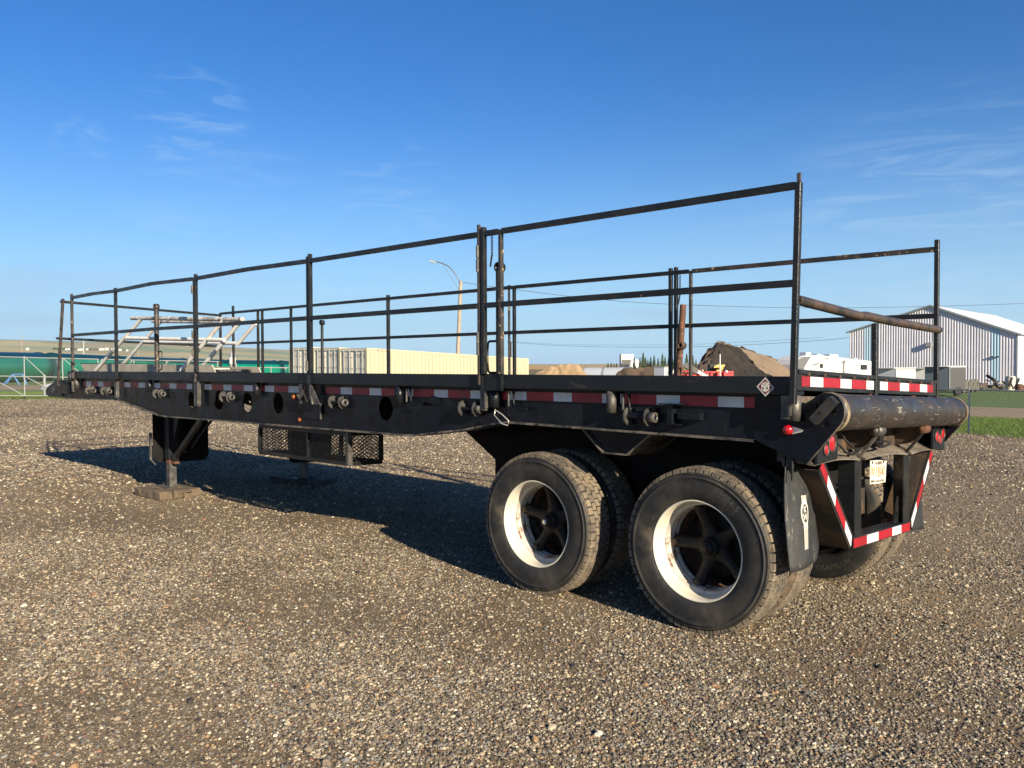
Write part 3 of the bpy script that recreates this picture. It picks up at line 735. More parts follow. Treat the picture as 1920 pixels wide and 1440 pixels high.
# dice sticker on the side rail, small one at the nose end
def sticker(cx, cz, h):
    b = MB(); y = 1.2412
    A = [(cx + .98 * h, cz), (cx, cz + h), (cx - .98 * h, cz - .12 * h), (cx, cz - 1.02 * h)]
    b.plate(XY(0), A, y, y + .001, m=1)
    s_ = .80; b.plate(XY(0), [(cx + (p[0] - cx) * s_, cz + (p[1] - cz) * s_) for p in A], y + .001, y + .0015, m=0)
    # cube: three faces, each carrying a B
    def P(a, c): return (cx - a * h, y + .0022, cz + c * h)
    for quad in ([(-.44, .22), (0, .05), (0, -.56), (-.40, -.32)], [(0.03, .05), (.47, .26), (.43, -.30), (.03, -.56)], [(-.42, .27), (0, .52), (.45, .31), (.02, .10)]):
        b.add([P(*q) for q in quad], [(0, 1, 2, 3)], 2)
    for (ox, oz, ax, az, bx, bz) in ((-.20, -.17, .30, -.12, 0, .42), (.24, -.15, .30, .14, 0, .42), (.01, .30, .30, -.14, .32, .14)):
        tv, tf = text_tris('B', 1.0, bold=.03)
        b.add([(cx - (ox + v[0] * ax + v[1] * bx) * h, y + .0030, cz + (oz + v[0] * az + v[1] * bz) * h) for v in tv], tf, 3)
    return b.obj('dice_sticker', (MAROON, LOGO, CREAM, PRINTK), T, normals=False)
sticker(.165, 1.523, .054); sticker(10.75, 1.523, .050)

# suspension, axles, hangers
for sgn in (1, -1):
    b = MB(); y = sgn * .50
    b.plate(XY(0), [(3.38, 1.10), (3.0, .87), (3.0, .70), (2.75, .70), (2.6, .84), (1.75, .84), (1.65, .62), (1.0, .62), (.9, .84), (.32, .84), (.30, 1.16), (2.3, 1.16), (2.7, 1.12)], y - .012, y + .012)
    b.obj('subframe_plate', DARK, T)
    b = MB(); b.bar((0.45, sgn * .44, .60), (1.31, sgn * .44, .70), .09, .11); b.bar((1.31, sgn * .44, .70), (2.17, sgn * .44, .60), .09, .11); b.obj('leaf_spring', DARK, T)
    # fender bracket under the flange
    b = MB(); V = [(1.57, 1.222), (1.396, 1.066), (1.199, 1.065), (1.0, 1.218)]
    b.plate(XY(0), V, *sorted((sgn * 1.08, sgn * 1.095)))
    for i in range(3):
        (xa, za), (xb, zb) = V[i], V[i + 1]
        b.add([(xa, sgn * .75, za), (xb, sgn * .75, zb), (xb, sgn * 1.125, zb), (xa, sgn * 1.125, za), (xa, sgn * .75, za - .01), (xb, sgn * .75, zb - .01), (xb, sgn * 1.125, zb - .01), (xa, sgn * 1.125, za - .01)],
              [(0, 1, 2, 3), (4, 7, 6, 5), (3, 2, 6, 7), (0, 4, 5, 1), (0, 3, 7, 4), (1, 5, 6, 2)], 1)
    b.obj('suspension_hanger', (BLACK, EDGE), T)
b = MB(); b.box(.30, 3.0, -.50, .50, 1.06, 1.09); b.box(2.98, 3.0, -.50, .50, .72, 1.1); b.box(.30, .32, -.50, .50, .84, 1.1); b.obj('subframe_light_block', DARK, T)  # cross plates added between the subframe sides to block light
ROLL[0] = False
# ------------------------------------------------------------------ wheels
R_T = .514
def tyre_mesh(seed=0):
    b = MB()
    prof = [(.304, -.040), (.312, -.022), (.328, -.010), (.350, -.003), (.385, 0.0), (.425, -.001), (.448, -.005), (.4495, -.0025), (.4535, -.0028), (.455, -.007), (.470, -.013), (.4715, -.0105), (.475, -.0115), (.4765, -.017), (.488, -.026), (.496, -.045),
            (.497, -.10), (.497, -.16), (.496, -.215), (.488, -.234), (.470, -.247), (.455, -.253), (.425, -.259), (.385, -.26), (.350, -.257), (.328, -.250), (.312, -.238), (.304, -.220)]
    b.lathe(prof, 96, m=0)
    n = 56
    rows = [(-.019, -.062, 0.0, .80, .016), (-.068, -.105, .5, .86, .014), (-.110, -.150, .1, .86, -.014), (-.155, -.192, .6, .86, .014), (-.198, -.241, .15, .80, -.016)]
    rr = random.Random(seed)
    for ri, (a0, a1, off, wd, sk) in enumerate(rows):
        for k in range(n):
            t0 = 2 * PI * (k + off) / n; t1 = t0 + 2 * PI / n * wd
            top = R_T - rr.uniform(0, .0015)
            e0, e1 = (a0, a1)
            vs = []
            for t, sh in ((t0, 0), (t1, 1)):
                z = sk * (0.5 - sh) * (1 if k % 2 else -1) * .7
                lo0, lo1 = e0 + (0 if ri == 0 else z), e1 + (0 if ri == 4 else z)
                rb0 = .482 if ri == 0 else .494; rb1 = .482 if ri == 4 else .494
                tp0 = top - (.006 if ri == 0 else 0); tp1 = top - (.006 if ri == 4 else 0)
                for r, a in ((rb0, lo0), (tp0, lo0 - (.005 if ri == 0 else 0)), (tp1, lo1 + (.005 if ri == 4 else 0)), (rb1, lo1)):
                    vs.append((r * math.cos(t), a, r * math.sin(t)))
            b.add(vs, [(0, 1, 2, 3), (4, 7, 6, 5), (0, 4, 5, 1), (1, 5, 6, 2), (2, 6, 7, 3)], 1)
    return b
def side_a(r):
    P = [(.328, -.010), (.350, -.003), (.385, 0.0), (.425, -.001), (.448, -.005)]
    for (r0, a0), (r1, a1) in zip(P[:-1], P[1:]):
        if r0 <= r <= r1: return a0 + (a1 - a0) * (r - r0) / (r1 - r0)
    return -.005
LETTER = mat('raised_tyre_lettering', (0.065, 0.060, 0.050), 0.6)
def ring_text(parent, specs, side=1):
    b = MB()
    for txt, size, th, R0, flip in specs:
        vs, fs = text_tris(txt, size)
        q = []
        for x, y, _ in vs:
            if flip: t = th - x / R0; r = R0 - y
            else: t = th + x / R0; r = R0 + y
            a = side_a(r) + .0014
            q.append((r * math.cos(t), a, r * math.sin(t)) if side > 0 else (-r * math.cos(t), a, r * math.sin(t)))
        b.add(q, fs)
    o = b.obj('sidewall_lettering', LETTER, None, normals=False); o.parent = parent; return o
def rim_mb():
    b = MB()
    b.lathe([(.306, -.036), (.313, -.026), (.3135, -.019), (.309, -.016), (.303, -.020), (.2975, -.034), (.2945, -.060), (.291, -.128)], 72, m=0)
    b.lathe([(.291, -.128), (.276, -.133), (.268, -.142), (.266, -.160), (.270, -.163), (.270, -.172), (.266, -.176), (.2635, -.200), (.267, -.204), (.267, -.212), (.262, -.216), (.260, -.238), (.266, -.250), (.300, -.257), (.300, -.262)], 72, m=1)
    return b
def hub_mb(rot):
    b = MB()
    b.lathe([(0, -.122), (.019, -.122), (.021, -.127), (.040, -.128), (.044, -.134), (.046, -.160), (.054, -.162), (.060, -.168), (.062, -.205), (.086, -.215), (.092, -.235), (.095, -.32), (0, -.32)], 32)
    for i in range(5):
        t = rot + 2 * PI * i / 5
        d = Vector((math.cos(t), 0, math.sin(t))); e = Vector((-math.sin(t), 0, math.cos(t)))
        st = [(.045, -.245, .070, .050), (.085, -.246, .056, .046), (.12, -.238, .041, .040), (.16, -.226, .035, .036), (.205, -.212, .036, .033), (.245, -.204, .040, .030), (.258, -.202, .040, .026)]
        vs = []
        for r, a, hw, hh in st:
            for j in range(10):
                p = 2 * PI * j / 10
                q = d * r + e * hw * math.cos(p) * (1 + .12 * math.cos(2 * p)); vs.append((q.x, a + hh * math.sin(p), q.z))
        b.add(vs, [(i_ * 10 + j, i_ * 10 + (j + 1) % 10, i_ * 10 + 10 + (j + 1) % 10, i_ * 10 + 10 + j) for i_ in range(6) for j in range(10)], 0, True)
        b.add(vs[-10:], [tuple(range(10))])
        c = d * .246
        vs2 = []
        for sx in (-1, 1):
            for sa in (-1, 1):
                for sr in (-1, 1):
                    q = c + e * (.026 if sa < 0 else .020) * sx + d * .015 * sr; vs2.append((q.x, -.176 + .018 * sa, q.z))
        b.add(vs2, [(0, 1, 3, 2), (4, 6, 7, 5), (0, 4, 5, 1), (2, 3, 7, 6), (0, 2, 6, 4), (1, 5, 7, 3)], 1)
        p = (.232 * math.cos(t), -.152, .232 * math.sin(t))
        b.lathe([(0, 0), (.008, 0), (.008, -.012), (.016, -.012), (.016, -.03), (0, -.03)], 6, p, 1, False)
    for k in range(10):
        t = 2 * PI * k / 10; b.lathe([(0, 0), (.006, 0), (.006, -.012), (0, -.012)], 6, (.074 * math.cos(t), -.203, .074 * math.sin(t)), 0, False)
    b.lathe([(.0, -.300), (.205, -.300), (.212, -.315), (.212, -.46), (0, -.46)], 32)
    return b
def build_wheel(rot, specs, seed, cap=None):
    o = rim_mb().obj('wheel', (RIMW, RIMR), T)
    ty = tyre_mesh(seed).obj('tyre', (TYRE, TREAD), None); ty.parent = o
    hb = hub_mb(rot).obj('hub', (HUB, DARKRUST), None, bevel=.005); hb.parent = o
    b = MB(); b.lathe([(0, -.1205), (.018, -.1205), (.018, -.1218), (0, -.1218)], 18); c = b.obj('hub_cap', cap or HUB, None); c.parent = o
    if specs: ring_text(ty, specs)
    return o
AX = [(0.655, PI * 1.0), (1.969, PI * .955)]
w1 = build_wheel(0.0, [('MB4-5', .058, PI / 2 + .62, .405, False), ('TUBELESS', .034, -.42, .405, False)], 1, RUSTY)
w1.location = (AX[0][0] - 5.4, 1.180, R_T - .006)
w2 = build_wheel(.24, [('CM973', .042, PI / 2 - .05, .40, False)], 2, CHROME)
w2.location = (AX[1][0] - 5.4, 1.180, R_T - .008)
def dual(x, side, y, rot, zoff=0):
    o = rim_mb().obj('wheel', (RUSTY, DARK), T)
    ty = bpy.data.objects.new('tyre', bpy.data.objects['tyre'].data); COL.objects.link(ty); ty.parent = o
    o.location = (x - 5.4, y, R_T + zoff); o.rotation_euler = (0, rot, 0 if side > 0 else PI)
    return o
for i, (x, rt) in enumerate(AX):
    dual(x, 1, .845, .07 + i * .3, -.003)
    # far side pair
    f = copy_tree(w1); f.rotation_euler = (0, .4 + i, PI); f.location = (x - 5.4, -1.180, R_T - .02)
    for ch in list(f.children):
        for g in list(ch.children):
            if 'lettering' in g.name: bpy.data.objects.remove(g)
    d = dual(x, -1, -.845, .5 + i * .3, -.02)
    if i == 0:
        # lettering on the inward face of the far inner tyre
        bb = MB(); vs, fs = text_tris('OSAMILUN', .058)
        q = []
        for xx, yy, _ in vs:
            t = -PI * .62 - xx / .40; r = .40 - yy   # reads along the lower edge
            q.append((x + r * math.cos(t), -.845 + .260 + .0016, R_T - .02 + r * math.sin(t)))
        bb.add(q, fs); bb.obj('sidewall_lettering', LETTER, T, normals=False)
b = MB()
for x, _ in AX: b.tube((x, -.95, R_T - .01), (x, .95, R_T - .01), .062, 16)
b.obj('axle', DARK, T)
# mud packed between the rear left tyres
b = MB(); rr = random.Random(5); nn = 26; vs = []
for i in range(nn + 1):
    t = PI * 1.02 + (PI * .42) * i / nn
    for j in range(7):
        a = .845 + .075 * j / 6 - .0; r = .500 + .012 * math.sin(j / 6 * PI) + rr.uniform(-.012, .012)
        vs.append((AX[0][0] + r * math.cos(t), a, R_T + r * math.sin(t)))
b.add(vs, [(7 * i + j, 7 * i + j + 1, 7 * i + 8 + j, 7 * i + 7 + j) for i in range(nn) for j in range(6)], 0, True)
b.obj('caked_mud', MUD, T)

# ------------------------------------------------------------------ landing gear, flap panels, mesh tray (parts), timber pads (things)
ROLL[0] = True
for (lx, ly, z0) in ((8.53, .81, .105), (8.17, -.93, .14)):
    b = MB(); b.box(lx - .062, lx + .062, ly - .062, ly + .062, .47, 1.06)
    b.add([(lx - .062, ly + .02, .56), (lx - .062, ly - .02, .56), (lx - .26, ly - .02, 1.04), (lx - .26, ly + .02, 1.04), (lx - .062, ly + .02, 1.04), (lx - .062, ly - .02, 1.04)], [(0, 1, 2, 3), (0, 3, 4), (1, 5, 2)])
    lg = b.obj('landing_leg', SIDERAIL, T, bevel=.004)
    b = MB(); b.box(lx - .046, lx + .046, ly - .046, ly + .046, z0, .47); b.box(lx - .15, lx + .15, ly - .13, ly + .13, z0 - .004, z0 + .012); b.obj('leg_foot', GREYS, lg).location = (0, 0, 0)
    b = MB(); b.box(lx - .05, lx + .05, ly - .05, ly + .05, .415, .465); b.box(lx - .16, lx - .05, ly - .03, ly + .03, .42, .455); b.obj('leg_collar', RUSTY, lg).location = (0, 0, 0)
    b = MB(); b.bar((lx - .10, ly, .49), (lx - .98, ly + .05, 1.06), .045, .06); b.box(lx - .15, lx - .06, ly - .03, ly + .04, .47, .53); b.obj('leg_brace', SIDERAIL, lg).location = (0, 0, 0)
    b = MB(); b.bar((lx - .15, ly - .2, .62), (lx - .5, ly - .35, 1.06), .02, .03); b.obj('leg_brace', SIDERAIL, lg).location = (0, 0, 0)
for (ya, yb, xs_) in ((.97, .22, 8.70), (-.42, -1.10, 7.75)):
    def corner(y, z, sy): return [(y + sy * (.10 - .10 * math.sin(a)), z + .10 - .10 * math.cos(a)) for a in [PI / 2 * i / 5 for i in range(6)]]
    z0 = .42
    poly = [(ya, 1.06), (ya, z0 + .12)] + [(ya - .10 + .10 * math.cos(PI / 2 * i / 5), z0 + .10 - .10 * math.sin(PI / 2 * i / 5)) for i in range(6)] + [(yb + .10 - .10 * math.sin(PI / 2 * i / 5), z0 + .10 - .10 * math.cos(PI / 2 * i / 5)) for i in range(6)] + [(yb, 1.06)]
    b = MB(); b.plate(YZ, poly, xs_, xs_ + .012); b.obj('rubber_skirt', FLAP if False else DARK, T)
b = MB(); b.bar((8.80, .96, .80), (8.80, .96, .46), .05, .02, up=(0, 1, 0)); b.path([(8.80, .96, .52), (8.78, .98, .46), (8.80, .93, .42), (8.79, .9, .38)], .012, 8); b.obj('lit_edge_strip', GREYS, T)  # grey strip and rod added in place of the lit strip along the skirt edge

# mesh tray
def tray_bar(p0, p1, w_=.034): b = MB(); b.bar(p0, p1, w_, w_); return b.obj('tray_frame', TUBEP, T)
X0, X1_, Y0, Y1, Z0, Z1 = 5.84, 4.31, .72, 1.10, .755, 1.03
for y in (Y0, Y1):
    tray_bar((X0, y, Z1), (X1_, y, Z1)); tray_bar((X0, y, Z0), (X1_, y, Z0))
    for x in (X0, 4.95, X1_): tray_bar((x, y, Z0 + .017), (x, y, Z1 - .017))
for x in (X0, X1_):
    tray_bar((x, Y0 + .017, Z0), (x, Y1 - .017, Z0)); tray_bar((x, Y0 + .017, Z1), (x, Y1 - .017, Z1))
b = MB(); b.box(X1_ - .03, X1_ + .005, Y1 - .03, Y1 + .02, Z0 - .02, Z1 + .02); b.obj('tray_post', GREYS, T)
def mesh_panel(org, du, dvv, lu, lv, nm='tray_mesh'):
    b = MB(); org, du, dvv = Vector(org), Vector(du), Vector(dvv); nrm = du.cross(dvv)
    pu, pv = .062, .034; slope = pv / pu
    def seg(u0, v0, u1, v1):
        # clip to panel
        pts = []
        d = (u1 - u0, v1 - v0); t0, t1 = 0, 1
        for p, q in ((-d[0], u0), (d[0], lu - u0), (-d[1], v0), (d[1], lv - v0)):
            if abs(p) < 1e-9:
                if q < 0: return
            else:
                r = q / p
                if p < 0: t0 = max(t0, r)
                else: t1 = min(t1, r)
        if t1 - t0 < 1e-3: return
        a = org + du * (u0 + d[0] * t0) + dvv * (v0 + d[1] * t0); c = org + du * (u0 + d[0] * t1) + dvv * (v0 + d[1] * t1)
        b.bar(a, c, .0062, .003, up=nrm)
    n = int(lu / pu) + int(lv / slope / pu) + 3
    for i in range(-int(lv / slope / pu) - 1, int(lu / pu) + 2):
        u = i * pu; seg(u, 0, u + lv / slope, lv)
    for i in range(0, n):
        u = i * pu; seg(u, 0, u - lv / slope, lv)
    o = b.obj(nm, TUBEP, T, normals=False); o['kind'] = 'stuff'; return o
mesh_panel((X0, Y1 + .002, Z0 + .01), (-1, 0, 0), (0, 0, 1), X0 - X1_, Z1 - Z0 - .02)
mesh_panel((X0, Y0, Z0 + .01), (-1, 0, 0), (0, 0, 1), X0 - X1_, Z1 - Z0 - .02)
mesh_panel((X1_, Y0, Z0 + .01), (0, 1, 0), (0, 0, 1), Y1 - Y0, Z1 - Z0 - .02)
mesh_panel((X0, Y0, Z0 + .01), (0, 1, 0), (0, 0, 1), Y1 - Y0, Z1 - Z0 - .02)
mesh_panel((X0, Y0, Z0), (-1, 0, 0), (0, 1, 0), X0 - X1_, Y1 - Y0)
# second tray behind, further in
ROLL[0] = False

def rough_block(name, cx, cy, z0, lx, ly, h, rz, m, label, cat, seed, ztilt=0.0):
    rr = random.Random(seed); n = 7; b = MB()
    r = thing(name, (cx, cy, z0), label, cat, 'timber pads under the landing legs')
    c, s_ = math.cos(rz), math.sin(rz)
    # three planks side by side
    for k in range(3):
        y0 = -ly / 2 + k * ly / 3 + .002; y1 = y0 + ly / 3 - .003; bb = MB(); vs = []
        for i in range(n + 1):
            x = -lx / 2 + lx * i / n
            for yy, zz in ((y0, 0), (y1, 0), (y1, h), (y0, h)):
                jx, jy, jz = rr.uniform(-.014, .014), rr.uniform(-.010, .010), rr.uniform(-.010, .010)
                X_, Y_ = x + jx, yy + jy; vs.append((cx + X_ * c - Y_ * s_, cy + X_ * s_ + Y_ * c, z0 + zz + (jz if zz else 0) + ztilt * X_))
        bb.add(vs, [(4 * i + j, 4 * i + (j + 1) % 4, 4 * i + 4 + (j + 1) % 4, 4 * i + 4 + j) for i in range(n) for j in range(4)] + [(0, 1, 2, 3), tuple(4 * n + j for j in (3, 2, 1, 0))])
        bb.obj('plank', m, r, bevel=.012)
    return r
p1 = rough_block('timber_pad', 8.46, .895, 0.0, .68, .55, .105, math.radians(2), WOOD, 'mud covered timber pad in the sun under the near landing leg', 'timber pad', 1)
b = MB(); b.box(8.07, 8.118, .76, .86, .0, .06); b.path([(8.10, .76, .03), (8.06, .78, .085), (8.06, .84, .085), (8.10, .86, .03)], .012, 8); b.obj('lifting_strap', WOOD, p1)
p2 = rough_block('timber_pad', 8.18, -.93, -.03, .92, .46, .10, math.radians(8), WOODD, 'dark timber pad in the shade under the far landing leg', 'timber pad', 2)
b = MB(); b.path([(8.06, -.80, .06), (8.02, -.74, .10), (7.93, -.74, .10), (7.90, -.80, .06)], .01, 8); b.obj('lifting_strap', WOODD, p2)

# ------------------------------------------------------------------ white stair unit lying on the deck
ST = thing('metal_stairs', (9.6, .75, 1.58), 'white metal stair unit with slanted handrails lying on the trailer deck', 'stairs')
def P(px, py, y): return onY(px, py, y)
b = MB(); y = 1.02
sA, sB, sC, sD = P(151, 682, y), P(397, 684, y), P(404, 699, y), P(160, 699, y)
b.plate(XY(0), [(sA.x, sA.z), (sB.x, sB.z), (sC.x, sC.z - .0), (sD.x, sD.z)], y - .012, y)
b.box(sB.x, sA.x, y - .05, y + .002, sA.z - .004, sA.z + .004, 1)
b.obj('stringer', (STRING, TUBEP), ST)
b = MB(); b.plate(XY(0), [(sA.x, sA.z - .03), (sB.x, sB.z - .03), (sC.x, sC.z - .05), (sD.x, sD.z - .05)], .42, .432); b.obj('stringer', STRING, ST)
for i in range(9):
    x = sB.x + .15 + i * .31; b = MB(); b.box(x, x + .24, .44, y - .014, 1.585, 1.61); b.obj('stair_tread', GREYS, ST)
rr_ = .024
def hr(name, a, c, y, m=PAINTW, r=.024):
    p, q = P(*a, y), P(*c, y); b = MB(); b.tube(p, q, r, 10); return b.obj(name, m, ST)
hr('handrail_post', (180, 694), (266, 597), y + .02); hr('handrail_post', (340, 694), (421, 598), y + .02); hr('handrail_post', (391, 674), (450, 604), y - .0)
hr('handrail', (247, 596.5), (455, 599), y + .02, PAINTP, .026); hr('middle_handrail', (238, 634), (421, 637.5), y + .02)
yf = .45
hr('handrail_post', (230, 684), (302, 602), yf); hr('handrail_post', (378, 688), (428, 630), yf); hr('handrail_post', (445, 646), (479, 606), yf)
hr('handrail', (286, 602.5), (450, 604.5), yf, PAINTP); hr('middle_handrail', (270, 640.5), (447, 644), yf)
b = MB(); b.box(7.55, 8.1, .55, .95, 1.585, 1.605); b.box(7.5, 8.0, .52, .9, 1.606, 1.625); b.obj('loose_board', mat('pale_board', (.55, .5, .38), .7), ST)

# rusty pipe propped against the far railing
RP = thing('rusty_pipe', (2.27, -1.18, 1.48), 'rust brown pipe with an eye and handle propped at the far railing', 'pipe')
b = MB(); b.tube(onY(1272, 707, -1.19), onY(1281, 571, -1.19), .030, 14); b.obj('pipe_body', RUSTY, RP)
b = MB(); e = onY(1278, 648, -1.16); b.lathe([(.018, -.03), (.036, -.03), (.036, .03), (.018, .03)], 18, tuple(e), 0, True, True); b.obj('eye_ring', DARKRUST, RP)
h0, h1, h2, h3 = onY(1273, 692, -1.19), onY(1280, 690, -1.17), onY(1281, 706, -1.17), onY(1280, 690, -1.17)
b = MB(); b.path([onY(1270, 690, -1.17), onY(1279, 690, -1.17), onY(1282, 694, -1.17), onY(1281, 707, -1.17)], .010, 8); b.obj('handle', RUSTY, RP)
HAZE = 0.00004
# ------------------------------------------------------------------ ground
def lineR(x, s): return -15.18 - .29 * x - s
def JR(s): t = s / .56; return (27 + .66 * t, -23.01 - .75 * t)
def JL(r): t = r / 1.59; return (27 + .66 * t, -23.01 - .75 * t)
def ptL(y, r): return (46.3 + r + 1.24 * (y + 7.6), y)
def patch(name, A, B, C_, D_, nu, nv, m, dz=0.0, bump=0.0):
    vs = []
    for j in range(nv + 1):
        v = j / nv
        for i in range(nu + 1):
            u = i / nu
            x = (A[0] * (1 - u) + B[0] * u) * (1 - v) + (D_[0] * (1 - u) + C_[0] * u) * v
            y = (A[1] * (1 - u) + B[1] * u) * (1 - v) + (D_[1] * (1 - u) + C_[1] * u) * v
            vs.append((x, y, gh(x, y) + dz))
    W1 = nu + 1
    b = MB(); b.add(vs, [(j * W1 + i, j * W1 + i + 1, (j + 1) * W1 + i + 1, (j + 1) * W1 + i) for j in range(nv) for i in range(nu)], 0, True)
    o = b.obj(name, m, None, normals=False)
    # faces look up
    if o.data.polygons[0].normal.z < 0: o.data.flip_normals()
    o['kind'] = 'structure'
    return o

def gravel_mat():
    m = bpy.data.materials.new('gravel_yard_surface'); m.use_nodes = True
    nt = m.node_tree; N, L = nt.nodes, nt.links; B = N['Principled BSDF']; B.inputs['Roughness'].default_value = .92; B.inputs['Specular IOR Level'].default_value = .25
    tcn = N.new('ShaderNodeTexCoord'); V = tcn.outputs['Object']
    def nz(sc, det=4, ro=.55, vec=None):
        n = N.new('ShaderNodeTexNoise'); n.inputs['Scale'].default_value = sc; n.inputs['Detail'].default_value = det; n.inputs['Roughness'].default_value = ro; L.new(vec or V, n.inputs['Vector']); return n.outputs[0]
    def rg(v, a, c, d=0., e=1.):
        n = N.new('ShaderNodeMapRange'); n.interpolation_type = 'SMOOTHSTEP'; L.new(v, n.inputs['Value'])
        for k, q in zip(('From Min', 'From Max', 'To Min', 'To Max'), (a, c, d, e)): n.inputs[k].default_value = q
        return n.outputs[0]
    def mx(f, a, c, bt='MIX'):
        n = N.new('ShaderNodeMix'); n.data_type = 'RGBA'; n.blend_type = bt
        if isinstance(f, float): n.inputs[0].default_value = f
        else: L.new(f, n.inputs[0])
        for i, v in ((6, a), (7, c)):
            if isinstance(v, tuple): n.inputs[i].default_value = (*v, 1)
            else: L.new(v, n.inputs[i])
        return n.outputs[2]
    def math_(op, a, c):
        n = N.new('ShaderNodeMath'); n.operation = op
        for i, v in enumerate((a, c)):
            if isinstance(v, (int, float)): n.inputs[i].default_value = v
            else: L.new(v, n.inputs[i])
        return n.outputs[0]
    def stones(scale, seed):
        vo = N.new('ShaderNodeTexVoronoi'); vo.inputs['Scale'].default_value = scale; vo.inputs['Randomness'].default_value = 1
        mpn = N.new('ShaderNodeMapping'); mpn.inputs['Location'].default_value = (seed, seed * 2, 0); L.new(V, mpn.inputs[0]); L.new(mpn.outputs[0], vo.inputs['Vector'])
        sx = N.new('ShaderNodeSeparateColor'); L.new(vo.outputs['Color'], sx.inputs[0])
        cr = N.new('ShaderNodeValToRGB'); cr.color_ramp.interpolation = 'CONSTANT'
        E_ = cr.color_ramp.elements
        cols = [(0.0, (0.047, 0.039, 0.030)), (.15, (0.160, 0.125, 0.081)), (.36, (0.110, 0.093, 0.071)), (.50, (0.234, 0.190, 0.126)), (.66, (0.344, 0.290, 0.195)), (.76, (0.165, 0.158, 0.138)), (.86, (0.415, 0.360, 0.250)), (.93, (0.275, 0.176, 0.086)), (.965, (0.494, 0.445, 0.334))]
        E_[0].position = 0; E_[0].color = (*cols[0][1], 1); E_[1].position = cols[1][0]; E_[1].color = (*cols[1][1], 1)
        for p, c in cols[2:]:
            e = E_.new(p); e.color = (*c, 1)
        L.new(sx.outputs[0], cr.inputs[0])
        return vo.outputs['Distance'], cr.outputs[0], sx.outputs[1]
    d1, c1, r1 = stones(98, 1.3)
    d2, c2, r2 = stones(46, 4.1)
    dirt = mx(rg(nz(1.3, 6), .35, .7), (.172, .121, .064), (.222, .162, .092))
    dirt = mx(rg(nz(90, 3), .3, .75), dirt, (.10, .072, .046))
    mps = N.new('ShaderNodeMapping'); mps.inputs['Scale'].default_value = (.35, 1.0, 1); mps.inputs['Rotation'].default_value = (0, 0, .55); L.new(V, mps.inputs[0])
    patch_ = rg(math_('ADD', math_('MULTIPLY', nz(.75, 5, .6), .55), math_('MULTIPLY', nz(.55, 4, .6, mps.outputs[0]), .45)), .42, .58)         # where loose stone covers the dirt
    fine = math_('MULTIPLY', rg(d1, .52, .40), rg(r1, .15, .25))
    f1 = math_('MULTIPLY', fine, rg(patch_, 0, 1, .25, 1.0))
    col = mx(f1, dirt, c1)
    big = math_('MULTIPLY', rg(d2, .40, .32), rg(r2, .80, .82))
    big = math_('MULTIPLY', big, rg(patch_, 0, 1, .35, 1.0))
    col = mx(big, col, c2)
    tone = math_('MULTIPLY', rg(nz(.16, 4), .3, .7, .98, 1.28), rg(nz(.9, 5, .65, mps.outputs[0]), .3, .7, .84, 1.16))
    tn = N.new('ShaderNodeCombineColor'); [L.new(tone, tn.inputs[i]) for i in range(3)]
    col = mx(1.0, col, tn.outputs[0], 'MULTIPLY')
    L.new(col, B.inputs['Base Color'])
    h = math_('ADD', math_('MULTIPLY', math_('MULTIPLY', rg(d1, .5, .0), f1), .006), math_('MULTIPLY', math_('MULTIPLY', rg(d2, .40, 0.), big), .012))
    h = math_('ADD', h, math_('MULTIPLY', nz(14, 6, .7), .012))
    bn = N.new('ShaderNodeBump'); bn.inputs['Strength'].default_value = 1.0; bn.inputs['Distance'].default_value = 1.0
    L.new(h, bn.inputs['Height']); L.new(bn.outputs[0], B.inputs['Normal'])
    return m
GRAVEL = gravel_mat()
GRASS = mat('rough_grass', (0.080, 0.150, 0.014), 0.95, 0, (0.14, 0.18, 0.03), 1.2, .4, .65, spot=(0.045, 0.08, 0.018), sscale=6, slo=.45, shi=.6, bump=1.0, bscale=9)
DIRTR = mat('dry_dirt_track', (0.27, 0.195, 0.115), 0.95, 0, (0.21, 0.165, 0.085), .5, spot=(0.14, 0.13, 0.06), sscale=1.1, slo=.6, shi=.72, bump=.8, bscale=7)

patch('gravel_yard', (-60, 60), (90, 60), (90, 27.64), (46.3, -7.6), 60, 40, GRAVEL) if False else None
b = MB()
# gravel yard: one sheet between its four edges
def yard():
    vs = []; nu, nv = 110, 90
    for j in range(nv + 1):
        v = j / nv
        for i in range(nu + 1):
            u = i / nu
            # lower edge follows the fence line, right edge the gate line
            xr0, yr0 = 27.0, -23.01
            A = (-60, lineR(-60, 0)); Bq = (xr0, yr0); Cq = (95, 31.67); Dq = (-60, 70)
            x = (A[0] * (1 - u) + Bq[0] * u) * (1 - v) + (Dq[0] * (1 - u) + Cq[0] * u) * v
            y = (A[1] * (1 - u) + Bq[1] * u) * (1 - v) + (Dq[1] * (1 - u) + Cq[1] * u) * v
            vs.append((x, y, gh(x, y)))
    W1 = nu + 1
    bb = MB(); bb.add(vs, [(j * W1 + i, j * W1 + i + 1, (j + 1) * W1 + i + 1, (j + 1) * W1 + i) for j in range(nv) for i in range(nu)], 0, True)
    return bb
y_ = yard().obj('gravel_yard', GRAVEL, None, normals=False); y_['kind'] = 'structure'
if y_.data.polygons[0].normal.z < 0: y_.data.flip_normals()
RS = [(0, 8.5, 'grass_verge', GRASS), (8.5, 23, 'dirt_track', DIRTR), (23, 66, 'grass_field', GRASS), (66, 150, 'back_yard', GRAVEL)]
for s0, s1, nm, m in RS:
    patch(nm, (-60, lineR(-60, s0)), JR(s0), JR(s1), (-60, lineR(-60, s1)), 70, 14, m)
LS = [(0, 26, 'grass_verge', GRASS), (26, 47, 'gravel_road', DIRTR), (47, 130, 'grass_field', GRASS)]
for r0, r1, nm, m in LS:
    a0 = JL(r0); a1 = JL(r1)
    patch(nm, a0, ptL(31.67, r0), ptL(31.67, r1), a1, 60, 10, m)

